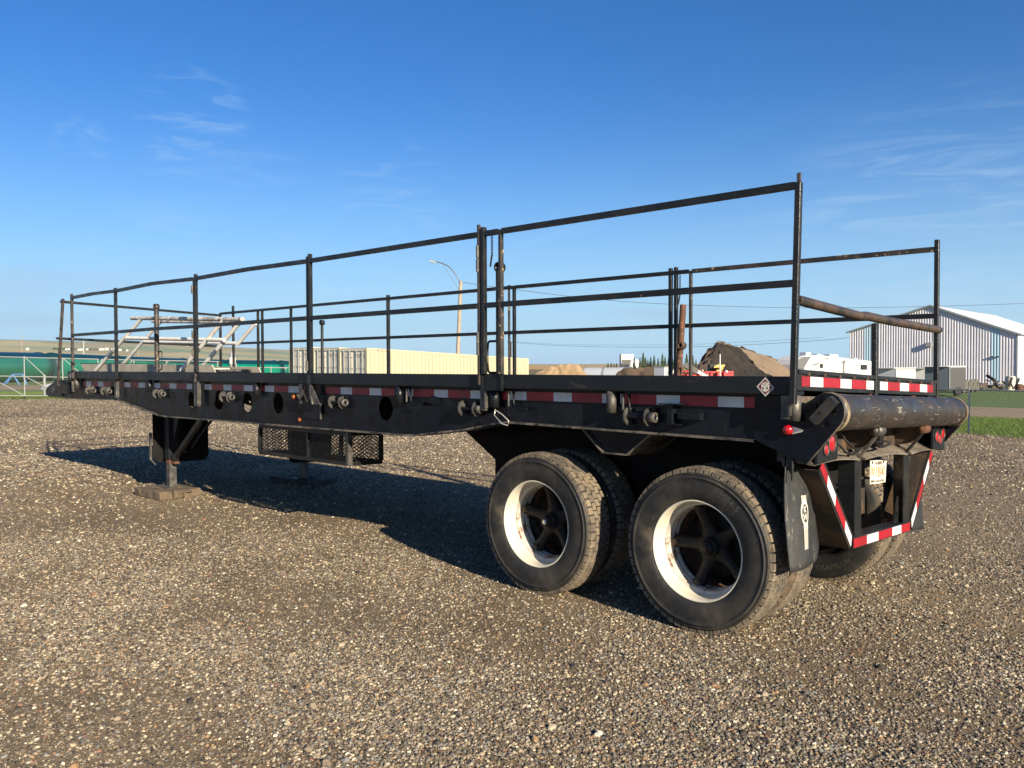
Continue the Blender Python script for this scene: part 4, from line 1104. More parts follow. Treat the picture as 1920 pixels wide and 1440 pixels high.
# far fields and hills
HP = [(-2600, .012), (-600, .030), (0, .0335), (130, .0305), (330, .0278), (460, .0215), (545, .0188), (700, .0125), (860, .0050), (980, .0012), (1300, .0008), (4000, .0008)]
def elevtan(px):
    if px <= HP[0][0]: return HP[0][1]
    for (a, ea), (c, ec) in zip(HP[:-1], HP[1:]):
        if px <= c: return ea + (ec - ea) * (px - a) / (c - a)
    return HP[-1][1]
radii = [0, 30, 60, 90, 110, 125, 135, 150, 180, 220, 280, 350, 450, 600, 800, 1000, 1250, 1500, 1800, 2200, 2600, 3100, 3700, 4300, 5000, 6000, 7500]
NA = 220; vs = []
cdh = Vector((CD.x, CD.y, 0)).normalized(); crh = Vector((CR.x, CR.y, 0)).normalized()
for r in radii:
    for k in range(NA):
        th = 2 * PI * k / NA; d = cdh * math.cos(th) + crh * math.sin(th)
        x, y = CAM.x + d.x * r, CAM.y + d.y * r
        f = math.cos(th)
        px = 960 + FPX * math.tan(th) if f > .25 else (-9999 if math.sin(th) < 0 else 9999)
        e = elevtan(px) if f > .25 else .012 * sm(-1, .25, f)
        h = e * r * max(f, .3) * sm(350, 5800, r) if r > 350 else 0
        h += (noise.noise(Vector((x / 900, y / 900, 0))) * 4 + noise.noise(Vector((x / 260, y / 260, 3))) * 1.0) * sm(900, 3500, r) * (e / .03)
        h += gh(x, y) - (.5 if r < 112 else (.5 - .44 * sm(112, 132, r)))
        if r > 6500: h = h * .55
        vs.append((x, y, h))
b = MB(); fs = []
for i in range(1, len(radii) - 1):
    for k in range(NA): fs.append((i * NA + k, i * NA + (k + 1) % NA, (i + 1) * NA + (k + 1) % NA, (i + 1) * NA + k))
for k in range(NA): fs.append((0, NA + (k + 1) % NA, NA + k))
b.add(vs, fs, 0, True)
def field_mat():
    m = bpy.data.materials.new('prairie_fields'); m.use_nodes = True
    nt = m.node_tree; N, L = nt.nodes, nt.links; B = N['Principled BSDF']; B.inputs['Roughness'].default_value = 1; B.inputs['Specular IOR Level'].default_value = .1
    tcn = N.new('ShaderNodeTexCoord')
    mpn = N.new('ShaderNodeMapping'); mpn.inputs['Scale'].default_value = (1 / 900, 1 / 300, 0); mpn.inputs['Location'].default_value = (.37, .61, 0); L.new(tcn.outputs['Object'], mpn.inputs[0])
    vo = N.new('ShaderNodeTexVoronoi'); vo.inputs['Scale'].default_value = 1; vo.distance = 'CHEBYCHEV'; vo.inputs['Randomness'].default_value = .55; L.new(mpn.outputs[0], vo.inputs['Vector'])
    sx = N.new('ShaderNodeSeparateColor'); L.new(vo.outputs['Color'], sx.inputs[0])
    cr = N.new('ShaderNodeValToRGB'); cr.color_ramp.interpolation = 'CONSTANT'; E_ = cr.color_ramp.elements
    cols = [(0, (0.328, 0.291, 0.162)), (.18, (0.382, 0.333, 0.172)), (.34, (0.246, 0.302, 0.183)), (.5, (0.419, 0.364, 0.203)), (.62, (0.291, 0.260, 0.193)), (.74, (0.200, 0.270, 0.152)), (.86, (0.400, 0.385, 0.254)), (.94, (0.155, 0.208, 0.122))]
    E_[0].position = 0; E_[0].color = (*cols[0][1], 1); E_[1].position = cols[1][0]; E_[1].color = (*cols[1][1], 1)
    for p, c in cols[2:]:
        e = E_.new(p); e.color = (*c, 1)
    L.new(sx.outputs[0], cr.inputs[0])
    # golden stubble nearby
    ln = N.new('ShaderNodeVectorMath'); ln.operation = 'LENGTH'; L.new(tcn.outputs['Object'], ln.inputs[0])
    mr = N.new('ShaderNodeMapRange'); L.new(ln.outputs['Value'], mr.inputs['Value']); mr.inputs['From Min'].default_value = 1700; mr.inputs['From Max'].default_value = 1760; mr.inputs['To Min'].default_value = 1; mr.inputs['To Max'].default_value = 0
    nn = N.new('ShaderNodeTexNoise'); nn.inputs['Scale'].default_value = .02; nn.inputs['Detail'].default_value = 8; L.new(tcn.outputs['Object'], nn.inputs['Vector'])
    g = N.new('ShaderNodeMix'); g.data_type = 'RGBA'; L.new(nn.outputs[0], g.inputs[0]); g.inputs[6].default_value = (.40, .26, .10, 1); g.inputs[7].default_value = (.50, .35, .17, 1)
    mx = N.new('ShaderNodeMix'); mx.data_type = 'RGBA'; L.new(mr.outputs[0], mx.inputs[0]); L.new(cr.outputs[0], mx.inputs[6]); L.new(g.outputs[2], mx.inputs[7])
    L.new(mx.outputs[2], B.inputs['Base Color'])
    return m
fo = b.obj('prairie_fields_and_hills', field_mat(), None); fo['kind'] = 'structure'
if fo.data.polygons[10].normal.z < 0: fo.data.flip_normals()

# ------------------------------------------------------------------ loose stones (scattered by geometry nodes) and grass blades
def stone_mat():
    m = bpy.data.materials.new('loose_stone'); m.use_nodes = True
    nt = m.node_tree; N, L = nt.nodes, nt.links; B = N['Principled BSDF']; B.inputs['Roughness'].default_value = .75; B.inputs['Specular IOR Level'].default_value = .35
    a = N.new('ShaderNodeAttribute'); a.attribute_type = 'INSTANCER'; a.attribute_name = 'tone'
    cr = N.new('ShaderNodeValToRGB'); cr.color_ramp.interpolation = 'CONSTANT'; E_ = cr.color_ramp.elements
    cols = [(0, (0.044, 0.038, 0.031)), (.14, (0.119, 0.095, 0.068)), (.32, (0.182, 0.143, 0.099)), (.48, (0.133, 0.125, 0.109)), (.60, (0.256, 0.209, 0.143)), (.73, (0.365, 0.300, 0.201)), (.81, (0.214, 0.206, 0.180)), (.875, (0.404, 0.345, 0.234)), (.925, (0.275, 0.176, 0.090)), (.96, (0.532, 0.483, 0.368)), (.985, (0.212, 0.110, 0.067))]
    E_[0].position = 0; E_[0].color = (*cols[0][1], 1); E_[1].position = cols[1][0]; E_[1].color = (*cols[1][1], 1)
    for p, c in cols[2:]:
        e = E_.new(p); e.color = (*c, 1)
    L.new(a.outputs['Fac'], cr.inputs[0]); L.new(cr.outputs[0], B.inputs['Base Color'])
    return m
STONE = stone_mat()
def scatter_group(name, kind, material, smin, smax, powr, seed, flat=.78):
    g = bpy.data.node_groups.new(name, 'GeometryNodeTree')
    g.interface.new_socket('Geometry', in_out='INPUT', socket_type='NodeSocketGeometry'); g.interface.new_socket('Geometry', in_out='OUTPUT', socket_type='NodeSocketGeometry')
    N, L = g.nodes, g.links
    gi = N.new('NodeGroupInput'); go = N.new('NodeGroupOutput')
    dp = N.new('GeometryNodeDistributePointsOnFaces'); dp.inputs['Seed'].default_value = seed
    na = N.new('GeometryNodeInputNamedAttribute'); na.data_type = 'FLOAT'; na.inputs['Name'].default_value = 'dens'
    L.new(gi.outputs[0], dp.inputs['Mesh']); L.new(na.outputs['Attribute'], dp.inputs['Density'])
    gti = N.new('GeometryNodeGeometryToInstance')
    for k in range(4):
        if kind == 'stone':
            ic = N.new('GeometryNodeMeshIcoSphere'); ic.inputs['Radius'].default_value = 1; ic.inputs['Subdivisions'].default_value = 2 if k % 2 == 0 else 1
            nz = N.new('ShaderNodeTexNoise'); nz.noise_dimensions = '4D'; nz.inputs['Scale'].default_value = .9; nz.inputs['W'].default_value = k * 3.7; nz.inputs['Detail'].default_value = 1
            sb = N.new('ShaderNodeVectorMath'); sb.operation = 'SUBTRACT'; L.new(nz.outputs['Color'], sb.inputs[0]); sb.inputs[1].default_value = (.5, .5, .5)
            sc = N.new('ShaderNodeVectorMath'); sc.operation = 'SCALE'; L.new(sb.outputs[0], sc.inputs[0]); sc.inputs['Scale'].default_value = 1.5
            sp = N.new('GeometryNodeSetPosition'); L.new(ic.outputs[0], sp.inputs['Geometry']); L.new(sc.outputs[0], sp.inputs['Offset'])
            tr = N.new('GeometryNodeTransform'); tr.inputs['Scale'].default_value = (1.15 if k != 1 else 1.45, .85, flat); L.new(sp.outputs[0], tr.inputs['Geometry'])
            last = tr
        else:
            cn = N.new('GeometryNodeMeshCone'); cn.inputs['Vertices'].default_value = 3; cn.inputs['Radius Bottom'].default_value = .035 + .02 * k; cn.inputs['Radius Top'].default_value = 0; cn.inputs['Depth'].default_value = 1
            tr = N.new('GeometryNodeTransform'); tr.inputs['Scale'].default_value = (1, .4, 1); tr.inputs['Rotation'].default_value = (.18 * k, .25, 0); L.new(cn.outputs[0], tr.inputs['Geometry']); last = tr
        sm_ = N.new('GeometryNodeSetMaterial'); sm_.inputs['Material'].default_value = material; L.new(last.outputs[0], sm_.inputs['Geometry'])
        L.new(sm_.outputs[0], gti.inputs[0]) if k == 0 else None
        if k == 0: insts = [gti]
        else:
            g2 = N.new('GeometryNodeGeometryToInstance'); L.new(sm_.outputs[0], g2.inputs[0]); insts.append(g2)
    jn = N.new('GeometryNodeJoinGeometry')
    for q in insts: L.new(q.outputs[0], jn.inputs[0])
    ip = N.new('GeometryNodeInstanceOnPoints'); L.new(dp.outputs['Points'], ip.inputs['Points']); L.new(jn.outputs[0], ip.inputs['Instance']); ip.inputs['Pick Instance'].default_value = True
    ri = N.new('FunctionNodeRandomValue'); ri.data_type = 'INT'; ri.inputs[4].default_value = 0; ri.inputs[5].default_value = 3; ri.inputs['Seed'].default_value = 3; L.new(ri.outputs[2], ip.inputs['Instance Index'])
    rr = N.new('FunctionNodeRandomValue'); rr.data_type = 'FLOAT_VECTOR'; tl = .35 if kind == 'stone' else .5
    rr.inputs[0].default_value = (-tl, -tl, 0); rr.inputs[1].default_value = (tl, tl, 6.283); rr.inputs['Seed'].default_value = 11
    L.new(rr.outputs[0], ip.inputs['Rotation'])
    rs_ = N.new('FunctionNodeRandomValue'); rs_.data_type = 'FLOAT'; rs_.inputs['Seed'].default_value = 5
    pw = N.new('ShaderNodeMath'); pw.operation = 'POWER'; L.new(rs_.outputs[1], pw.inputs[0]); pw.inputs[1].default_value = powr
    mr = N.new('ShaderNodeMapRange'); L.new(pw.outputs[0], mr.inputs['Value']); mr.inputs['To Min'].default_value = smin; mr.inputs['To Max'].default_value = smax
    L.new(mr.outputs[0], ip.inputs['Scale'])
    rt = N.new('FunctionNodeRandomValue'); rt.data_type = 'FLOAT'; rt.inputs['Seed'].default_value = 21
    st = N.new('GeometryNodeStoreNamedAttribute'); st.data_type = 'FLOAT'; st.domain = 'INSTANCE'; st.inputs['Name'].default_value = 'tone'
    L.new(ip.outputs[0], st.inputs['Geometry']); L.new(rt.outputs[1], st.inputs['Value']); L.new(st.outputs[0], go.inputs[0])
    return g
def scatter_sheet(name, rows, ts, densf, group):
    vs = []
    for D in rows:
        for t in ts:
            x = CAM.x + D * (cdh.x + t * crh.x); y = CAM.y + D * (cdh.y + t * crh.y); vs.append((x, y, gh(x, y) + .001))
    W1 = len(ts)
    b = MB(); b.add(vs, [(j * W1 + i, j * W1 + i + 1, (j + 1) * W1 + i + 1, (j + 1) * W1 + i) for j in range(len(rows) - 1) for i in range(W1 - 1)])
    o = b.obj(name, GRAVEL, None, normals=False)
    if o.data.polygons[0].normal.z < 0: o.data.flip_normals()
    a = o.data.attributes.new('dens', 'FLOAT', 'POINT'); a.data.foreach_set('value', [densf(*v) for v in vs])
    md = o.modifiers.new('scatter', 'NODES'); md.node_group = group
    o['kind'] = 'stuff'
    return o
def patchy(x, y):
    n = noise.noise(Vector((x * .75, y * .75, 0))) + .6 * noise.noise(Vector((x * 2.3, y * 2.3, 4))) + .35 * noise.noise(Vector((x * .22, y * .22, 9)))
    m_ = noise.noise(Vector((x * .5 * .9 + y * .3, y * .9 - x * .3, 7))) ; return .34 + 1.05 * sm(-.34, .34, n * .7 + m_ * .6)
def dens_fine(x, y, z):
    D = (x - CAM.x) * cdh.x + (y - CAM.y) * cdh.y
    base = 9000 * (1 - sm(3.5, 10, D)) + 900 * (1 - sm(12, 19, D))
    T_ = abs(((x - CAM.x) * crh.x + (y - CAM.y) * crh.y) / max(D, .1))
    return base * patchy(x, y) * (1 - .6 * sm(.75, 1.0, T_))
def dens_big(x, y, z):
    D = (x - CAM.x) * cdh.x + (y - CAM.y) * cdh.y
    if y < lineR(x, 0) + .1 or x > ptL(y, 0)[0]: return 0
    return (34 * (1 - sm(6, 14, D)) + 8) * patchy(x, y) ** 1.5
rows = [2.2 + .25 * i for i in range(68)]
ts = [-1.36 + .04 * i for i in range(69)]
scatter_sheet('gravel', rows, ts, dens_fine, scatter_group('scatter_gravel', 'stone', STONE, .0018, .0105, 2.8, 1))
scatter_sheet('larger_gravel', [2.2 + .8 * i for i in range(50)], ts, dens_big, scatter_group('scatter_larger', 'stone', STONE, .009, .024, 3.4, 2))
def dens_far(x, y, z):
    D = (x - CAM.x) * cdh.x + (y - CAM.y) * cdh.y
    if y < lineR(x, 0) + .1 or x > ptL(y, 0)[0]: return 0
    return (260 * sm(8, 14, D) * (1 - sm(16, 30, D)) + 90 * sm(14, 24, D)) * patchy(x * .6, y * .6)
scatter_sheet('mid_distance_gravel', [8 + .8 * i for i in range(52)], ts, dens_far, scatter_group('scatter_far', 'stone', STONE, .008, .022, 1.8, 7))
BLADE = mat('grass_blade', (0.075, 0.135, 0.014), .8, 0, (0.13, 0.16, 0.03), 3)
def dens_g(x, y, z):
    s = -15.18 - .29 * x - y
    return 420 if .05 < s < 8.4 else 0
scatter_sheet('grass', [17 + .5 * i for i in range(28)], [.46 + .01 * i for i in range(22)], dens_g, scatter_group('scatter_grass', 'blade', BLADE, .05, .13, 1.0, 3))
def dens_g2(x, y, z):
    r = x - 46.3 - 1.24 * (y + 7.6)
    return 90 if .1 < r < 14 else 0
scatter_sheet('grass', [38 + 1 * i for i in range(22)], [-.68 + .02 * i for i in range(12)], dens_g2, scatter_group('scatter_grass_far', 'blade', BLADE, .08, .22, 1.0, 4))

# ------------------------------------------------------------------ background buildings and gear
CORW = mat('white_corrugated_siding', (0.56, 0.56, 0.59), .45, 0, (.50, .50, .53), .5)
CORB = mat('pale_blue_siding', (0.36, 0.52, 0.60), .45)
ROOFW = mat('white_roof_sheet', (0.66, 0.66, 0.66), .4)
TRIM = mat('grey_green_trim', (0.20, 0.25, 0.26), .5)
CONTC = mat('cream_container_paint', (0.43, 0.395, 0.265), .5, 0, (0.40, 0.365, 0.25), .7, spot=(.42, .30, .18), sscale=9, slo=.72, shi=.78)
CONTD = mat('grey_cream_door_paint', (0.56, 0.53, 0.44), .5, 0, (.50, .47, .39), 1.5)
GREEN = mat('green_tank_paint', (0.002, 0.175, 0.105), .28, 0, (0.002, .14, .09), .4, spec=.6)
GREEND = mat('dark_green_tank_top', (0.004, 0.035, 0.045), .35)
GALV = mat('galvanised_steel', (0.30, 0.31, 0.31), .5, .3)
WHITEP = mat('white_paint', (0.60, 0.60, 0.58), .45)
YEL = mat('yellow_machine_paint', (0.50, 0.33, 0.07), .5)
REDM = mat('red_machine_paint', (0.42, 0.03, 0.03), .45)
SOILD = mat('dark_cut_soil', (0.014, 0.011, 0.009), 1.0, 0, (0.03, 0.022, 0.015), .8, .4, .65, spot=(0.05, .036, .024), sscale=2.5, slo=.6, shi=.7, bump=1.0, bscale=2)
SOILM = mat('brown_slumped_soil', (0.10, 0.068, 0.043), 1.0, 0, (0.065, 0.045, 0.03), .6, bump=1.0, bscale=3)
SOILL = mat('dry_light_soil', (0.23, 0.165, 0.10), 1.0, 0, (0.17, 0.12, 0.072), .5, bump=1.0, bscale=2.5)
SAND = mat('tan_spoil', (0.34, 0.235, 0.13), 1.0, 0, (0.24, 0.165, 0.09), .7, bump=1.0, bscale=3)
PWOOD = mat('weathered_pole_wood', (0.33, 0.27, 0.20), .8, 0, (.25, .20, .15), 3)
BLACKR = mat('black_rubber', (0.02, 0.02, 0.02), .7)
GREYT = mat('grey_trailer_skin', (0.105, 0.098, 0.092), .35, .3)
GLASS = mat('dark_window_glass', (0.02, 0.022, 0.025), .08)
SILV = mat('silver_trailer_skin', (0.50, 0.53, 0.56), .35, .3)
NEED = mat('spruce_needles', (0.028, 0.050, 0.024), .9, 0, (0.05, 0.075, 0.03), 1.5)
BARK = mat('spruce_bark', (0.08, 0.06, 0.045), .9)
FARM = mat('farm_white', (0.50, 0.50, 0.49), .6)

# warehouse, its gable along X, its length along -Y
c0 = at(1908, 684, 95); wx0, wy0 = c0.x, c0.y; zb = -.85; Lg = 19.0
W = thing('warehouse', (wx0 + 9, wy0 - 10, zb), 'long white metal warehouse with pale blue stripes and white gable roof', 'warehouse')
def rooft(t): return 5.05 + (8.67 - 5.05) * t / 9.28 if t < 9.28 else 8.67 + (5.76 - 8.67) * (t - 9.28) / (Lg - 9.28)
ns = 21; sw = Lg / ns
for i in range(ns):
    b = MB(); t0 = i * sw; prof = []
    for k in range(3):
        p = sw / 3
        for (u, d) in ((0, 0), (.42, 0), (.54, .045), (.88, .045)): prof.append((t0 + (k + u) * p, d))
    prof.append((t0 + sw, 0))
    vs = []
    for t, d in prof: vs += [(wx0 + t, wy0 + d, zb), (wx0 + t, wy0 + d, rooft(t) - .05)]
    b.add(vs, [(2 * j, 2 * j + 1, 2 * j + 3, 2 * j + 2) for j in range(len(prof) - 1)])
    px_mid = None
    blue = i in (2, 18) or i in (19,) and False
    b.obj('siding_sheet', CORB if i in (2, 18) else CORW, W)
b = MB(); b.box(wx0, wx0 + .02, wy0 - 30, wy0, zb, 5.0)
b.obj('side_wall', ROOFW, W)
for k in range(10):
    b = MB(); y0 = wy0 - .6 - k * 3; b.box(wx0 - .03, wx0 - .002, y0 - .9, y0, zb, 4.95); b.obj('wall_stripe', mat('pale_stripe', (.48, .66, .74), .5) if k == 0 else bpy.data.materials['pale_stripe'], W)
b = MB(); b.add([(wx0 - .4, wy0 + .25, 5.05 - .16), (wx0 + 9.28, wy0 + .25, 8.72), (wx0 + 9.28, wy0 - 30, 8.72), (wx0 - .4, wy0 - 30, 5.05 - .16), (wx0 + Lg + .4, wy0 + .25, 5.70), (wx0 + Lg + .4, wy0 - 30, 5.70)], [(0, 1, 2, 3), (1, 4, 5, 2)]); b.obj('roof', ROOFW, W)
b = MB(); b.bar((wx0 - .4, wy0 + .27, 4.85), (wx0 + 9.28, wy0 + .27, 8.66), .06, .20); b.bar((wx0 + 9.28, wy0 + .27, 8.66), (wx0 + Lg + .4, wy0 + .27, 5.66), .06, .20); b.box(wx0 - .02, wx0 + .14, wy0 + .01, wy0 + .10, zb, 5.0); b.obj('gable_trim', TRIM, W)
q = at(1742, 646, 101); b = MB(); b.box(q.x - .25, q.x + .35, wy0 + .07, wy0 + .55, q.z - .25, q.z + .25); b.obj('wall_vent', GALV, W)
for pxx in (1863, 1875):
    q = at(pxx, 669, 97); b = MB(); b.box(q.x - .12, q.x + .12, wy0 + .07, wy0 + .32, q.z - .07, q.z + .07); b.obj('flood_lamp', TUBEP, W)
b = MB(); b.box(wx0 + .3, wx0 + Lg - .2, wy0 - 29.5, wy0 - .1, zb, 4.8); b.obj('inner_shell', CORW, W)

# three shipping containers side by side, doors towards +Y... their long sides run away along -Y
cn = at(688, 684, 42.1)
def container(x0, yf, zt, tilt, label, txt):
    C = thing('shipping_container', (x0 + 1.22, yf - 6, zt - 2.59), label, 'shipping container', 'cream shipping containers in a row')
    L_, Wd, H = 12.19, 2.42, 2.59
    def zz(y, h): return zt - 2.59 + h + (y - yf) * tilt
    # corrugated long side (the -X side)
    for xs, sg in ((x0, 1), (x0 + Wd, -1)):
        b = MB(); vs = []; y = yf - .16; prof = []
        while y > yf - L_ + .2:
            for (dy, dx) in ((0, .045), (.07, .045), (.10, -.02), (.20, -.02), (.23, .045)): prof.append((y - dy, dx))
            y -= .26
        for yy, dx in prof: vs += [(xs + sg * dx, yy, zz(yy, .16)), (xs + sg * dx, yy, zz(yy, 2.47))]
        b.add(vs, [(2 * j, 2 * j + 1, 2 * j + 3, 2 * j + 2) for j in range(len(prof) - 1)]); b.obj('side_panel', CONTC, C)
    for xs in (x0 + .06, x0 + Wd - .06):
        for h, hh in ((.08, .16), (2.53, .12)):
            b = MB(); b.bar((xs, yf, zz(yf, h)), (xs, yf - L_, zz(yf - L_, h)), .12, hh); b.obj('side_beam', CONTC, C)
        for yy in (yf - .06, yf - L_ + .06):
            b = MB(); b.bar((xs, yy, zz(yy, .16)), (xs, yy, zz(yy, 2.47)), .14, .12, up=(0, 1, 0)); b.obj('corner_post', CONTC, C)
    b = MB(); b.add([(x0 + .1, yf, zz(yf, 2.56)), (x0 + Wd - .1, yf, zz(yf, 2.56)), (x0 + Wd - .1, yf - L_, zz(yf - L_, 2.56)), (x0 + .1, yf - L_, zz(yf - L_, 2.56))], [(0, 1, 2, 3)]); b.obj('roof', CONTC, C)
    b = MB(); b.box(x0 + .12, x0 + Wd - .12, yf - .12, yf - .01, zz(yf, 2.44), zz(yf, 2.585)); b.box(x0 + .12, x0 + Wd - .12, yf - .12, yf - .01, zz(yf, 0), zz(yf, .16)); b.obj('end_beam', CONTD, C)
    for k in range(2):
        xa = x0 + .14 + k * 1.075; xb = xa + 1.06
        b = MB(); b.box(xa, xb, yf - .09, yf - .06, zz(yf, .17), zz(yf, 2.43))
        for h0, h1 in ((.25, .75), (.85, 1.45), (1.55, 2.05), (2.12, 2.38)): b.box(xa + .10, xb - .12, yf - .06, yf - .035, zz(yf, h0), zz(yf, h1))
        dr = b.obj('door', CONTD, C)
        for xr in (xa + .28, xb - .30):
            b = MB(); b.tube((xr, yf - .005, zz(yf, .14)), (xr, yf - .005, zz(yf, 2.50)), .022, 8)
            for h in (.3, 1.5, 2.3): b.box(xr - .05, xr + .05, yf - .03, yf + .01, zz(yf, h) - .04, zz(yf, h) + .04)
            b.obj('lock_rod', GALV, dr).location = (0, 0, 0)
    for (s_, sz, xx, h) in ((txt, .16, x0 + .60, 2.20), ('45G1', .13, x0 + .48, 1.95), ('KG', .11, x0 + .6, 1.30), ('LB', .11, x0 + .6, 1.12)):
        vs, fs = text_tris(s_, sz); b = MB(); b.add([(xx - v[0], yf - .028, zz(yf, h) + v[1]) for v in vs], fs); b.obj('door_lettering', PRINTK, C, normals=False)
    vs, fs = text_tris(txt, .14); b = MB(); b.add([(x0 - .004, yf - .9 - v[0], zz(yf - .9, 2.50) + v[1]) for v in vs], fs); b.obj('side_lettering', PRINTK, C, normals=False)
container(cn.x, cn.y, 2.54, .041, 'nearest cream shipping container with its long corrugated side in full sun', 'SPS 3717 0')
container(cn.x + 2.47, cn.y - .05, 2.60, .041, 'middle cream shipping container between two others, grey doors', 'SPS 5728 1')
container(cn.x + 4.94, cn.y - .12, 2.66, .041, 'cream shipping container farthest left, nearest the green tanks', 'SPS 0712 4')

# row of green tanks
segs = [(-100, 76), (90, 206), (213, 346), (352, 418), (425, 516), (523, 604)]
tl = ['leftmost green tank behind the chain link gate', 'second green tank from the left with a bright green flank', 'third green tank from the left behind the stairs', 'fourth green tank from the left, short', 'fifth green tank from the left with dark end rings', 'green tank farthest right, nearest the containers']
def tk(px):
    D = 86 + 50 * px / 540; yt = np.interp(px, [-100, 0, 85, 200, 400, 540, 620], [654.5, 657, 658.5, 664, 672.5, 675, 677]); zt = CAM.z + (684.1 - yt) / FPX * D
    p = at(px, 684.1, D); return Vector((p.x, p.y, zt - 1.55))
for i, (pa, pb) in enumerate(segs):
    A, Bp = tk(pa), tk(pb); d = (Bp - A).normalized(); L_ = (Bp - A).length
    G = thing('green_tank', ((A.x + Bp.x) / 2, (A.y + Bp.y) / 2, min(A.z, Bp.z) - 1.55), tl[i], 'tank', 'green tanks behind the fence')
    side = d.cross(Vector((0, 0, 1))).normalized(); up = side.cross(d)
    n = 40; R_ = 1.55
    def ring(s_, r): return [A + d * s_ + side * r * math.cos(2 * PI * k / n) + up * r * math.sin(2 * PI * k / n) for k in range(n)]
    prof = [(-.25, .05), (-.22, .8), (-.08, 1.4), (.12, 1.55)] + [(L_ * q / 8, 1.55) for q in range(1, 8)] + [(L_ - .12, 1.55), (L_ + .08, 1.4), (L_ + .22, .8), (L_ + .25, .05)]
    b = MB(); vs = []
    for s_, r in prof: vs += ring(s_, r)
    for q in range(len(prof) - 1):
        for k in range(n):
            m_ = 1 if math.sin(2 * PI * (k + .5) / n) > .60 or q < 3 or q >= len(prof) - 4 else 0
            b.f.append([q * n + k, q * n + (k + 1) % n, (q + 1) * n + (k + 1) % n, (q + 1) * n + k]); b.m.append(m_); b.sm.append(True)
    b.v = [tuple(v) for v in vs]
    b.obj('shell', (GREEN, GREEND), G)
    for s_ in (L_ * .04, L_ * .96):
        b = MB(); r0, r1 = ring(s_, 1.56), ring(s_ + .12, 1.56); r2, r3 = ring(s_, 1.62), ring(s_ + .12, 1.62)
        vs = r0 + r2 + r3 + r1
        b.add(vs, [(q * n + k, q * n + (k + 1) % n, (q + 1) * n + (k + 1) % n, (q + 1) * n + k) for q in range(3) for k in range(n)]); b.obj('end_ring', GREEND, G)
    b = MB(); pc = A + d * L_ * .5
    for s_ in (.2, .8): q = A + d * L_ * s_; b.bar(q + side * 1.2 + Vector((0, 0, -1.5)), q - side * 1.2 + Vector((0, 0, -1.5)), .3, .5)
    b.obj('cradle', GREEND, G)

# white tubular gates with chain link, post
def wires(b, p00, p10, p01, p11, nu, nv, r):
    """diamond mesh inside a quad"""
    p00, p10, p01, p11 = map(Vector, (p00, p10, p01, p11))
    def Pq(u, v): return (p00 * (1 - u) + p10 * u) * (1 - v) + (p01 * (1 - u) + p11 * u) * v
    for k in range(-nv, nu):
        for sgn in (1, -1):
            u0, u1 = k / nu, (k + nv) / nu; v0, v1 = (0, 1) if sgn > 0 else (1, 0)
            a, c = 0.0, 1.0
            if u0 < 0: a = -u0 / (u1 - u0)
            if u1 > 1: c = (1 - u0) / (u1 - u0)
            if c - a < .02: continue
            P0, P1 = Pq(u0 + (u1 - u0) * a, v0 + (v1 - v0) * a), Pq(u0 + (u1 - u0) * c, v0 + (v1 - v0) * c)
            b.bar(P0, P1, r, r)
GD = 42.3
G1 = thing('chain_link_gate', tuple(at(60, 745, GD)), 'white framed chain link gate with diagonal braces left of the trailer nose', 'gate')
def gp(px, z, D=GD): p = at(px, 684, D); return Vector((p.x, p.y, z))
def gz_(px, k): return {0: np.interp(px, [-260, 0, 190], [2.35, 2.21, 2.0]), 1: np.interp(px, [-260, 0, 190], [1.32, 1.19, 1.06]), 2: np.interp(px, [-260, 0, 190], [.22, .17, .14])}[k]
for k, nm in ((0, 'top_rail'), (1, 'middle_rail'), (2, 'bottom_rail')):
    b = MB(); b.tube(gp(-260, gz_(-260, k)), gp(185, gz_(185, k)), .027, 8); b.obj(nm, GATEW, G1)
for px in (-100, -26, 45.5, 117.5, 184):
    b = MB(); b.tube(gp(px, gz_(px, 2)), gp(px, gz_(px, 0)), .027, 8); b.obj('gate_upright', GATEW, G1)
for (pa, ka, pc, kc) in ((45.5, 0, 86, 1), (117.5, 0, 160, 1), (-26, 1, 45.5, 2), (45.5, 1, 117.5, 2), (-100, 0, -60, 1)):
    b = MB(); b.tube(gp(pa, gz_(pa, ka)), gp(pc, gz_(pc, kc)), .02, 8); b.obj('gate_brace', GATEW, G1)
b = MB(); wires(b, gp(-120, gz_(-120, 2)), gp(184, gz_(184, 2)), gp(-120, gz_(-120, 0)), gp(184, gz_(184, 0)), 80, 20, .0042)
o = b.obj('chain_link', WIREM, G1, normals=False); o['kind'] = 'stuff'
b = MB(); b.tube(gp(83, 0, 46), gp(83, 1.18, 46), .07, 12); b.obj('gate_wheel_post', GATEW, G1)
G2 = thing('chain_link_gate', tuple(at(300, 745, GD)), 'white framed chain link fence run behind the stairs, before the green tanks', 'fence')
def g2(px): return np.interp(px, [190, 413, 540], [2.0, 1.86, 1.54])
b = MB(); b.tube(gp(190, 2.0), gp(413, 1.86), .026, 8); b.tube(gp(440, 1.58), gp(541, 1.54), .03, 8); b.obj('top_rail', GATEW, G2)
for px in (190, 251, 312, 371, 408, 443, 508): b = MB(); b.tube(gp(px, 0.0), gp(px, g2(px)), .026, 8); b.obj('fence_post', GATEW, G2)
for px in (232, 300, 357): b = MB(); b.tube(gp(px, 1.2), gp(px + 16, g2(px)), .025, 6); b.obj('fence_brace', GATEW, G2)
b = MB(); wires(b, gp(190, 0.1), gp(413, 0.1), gp(190, 2.0), gp(413, 1.86), 60, 18, .0042); o = b.obj('chain_link', WIREM, G2, normals=False); o['kind'] = 'stuff'
PB = thing('gate_post', tuple(gp(436, 0, 41)), 'thick white post with a yellow band in front of the green tanks', 'post')
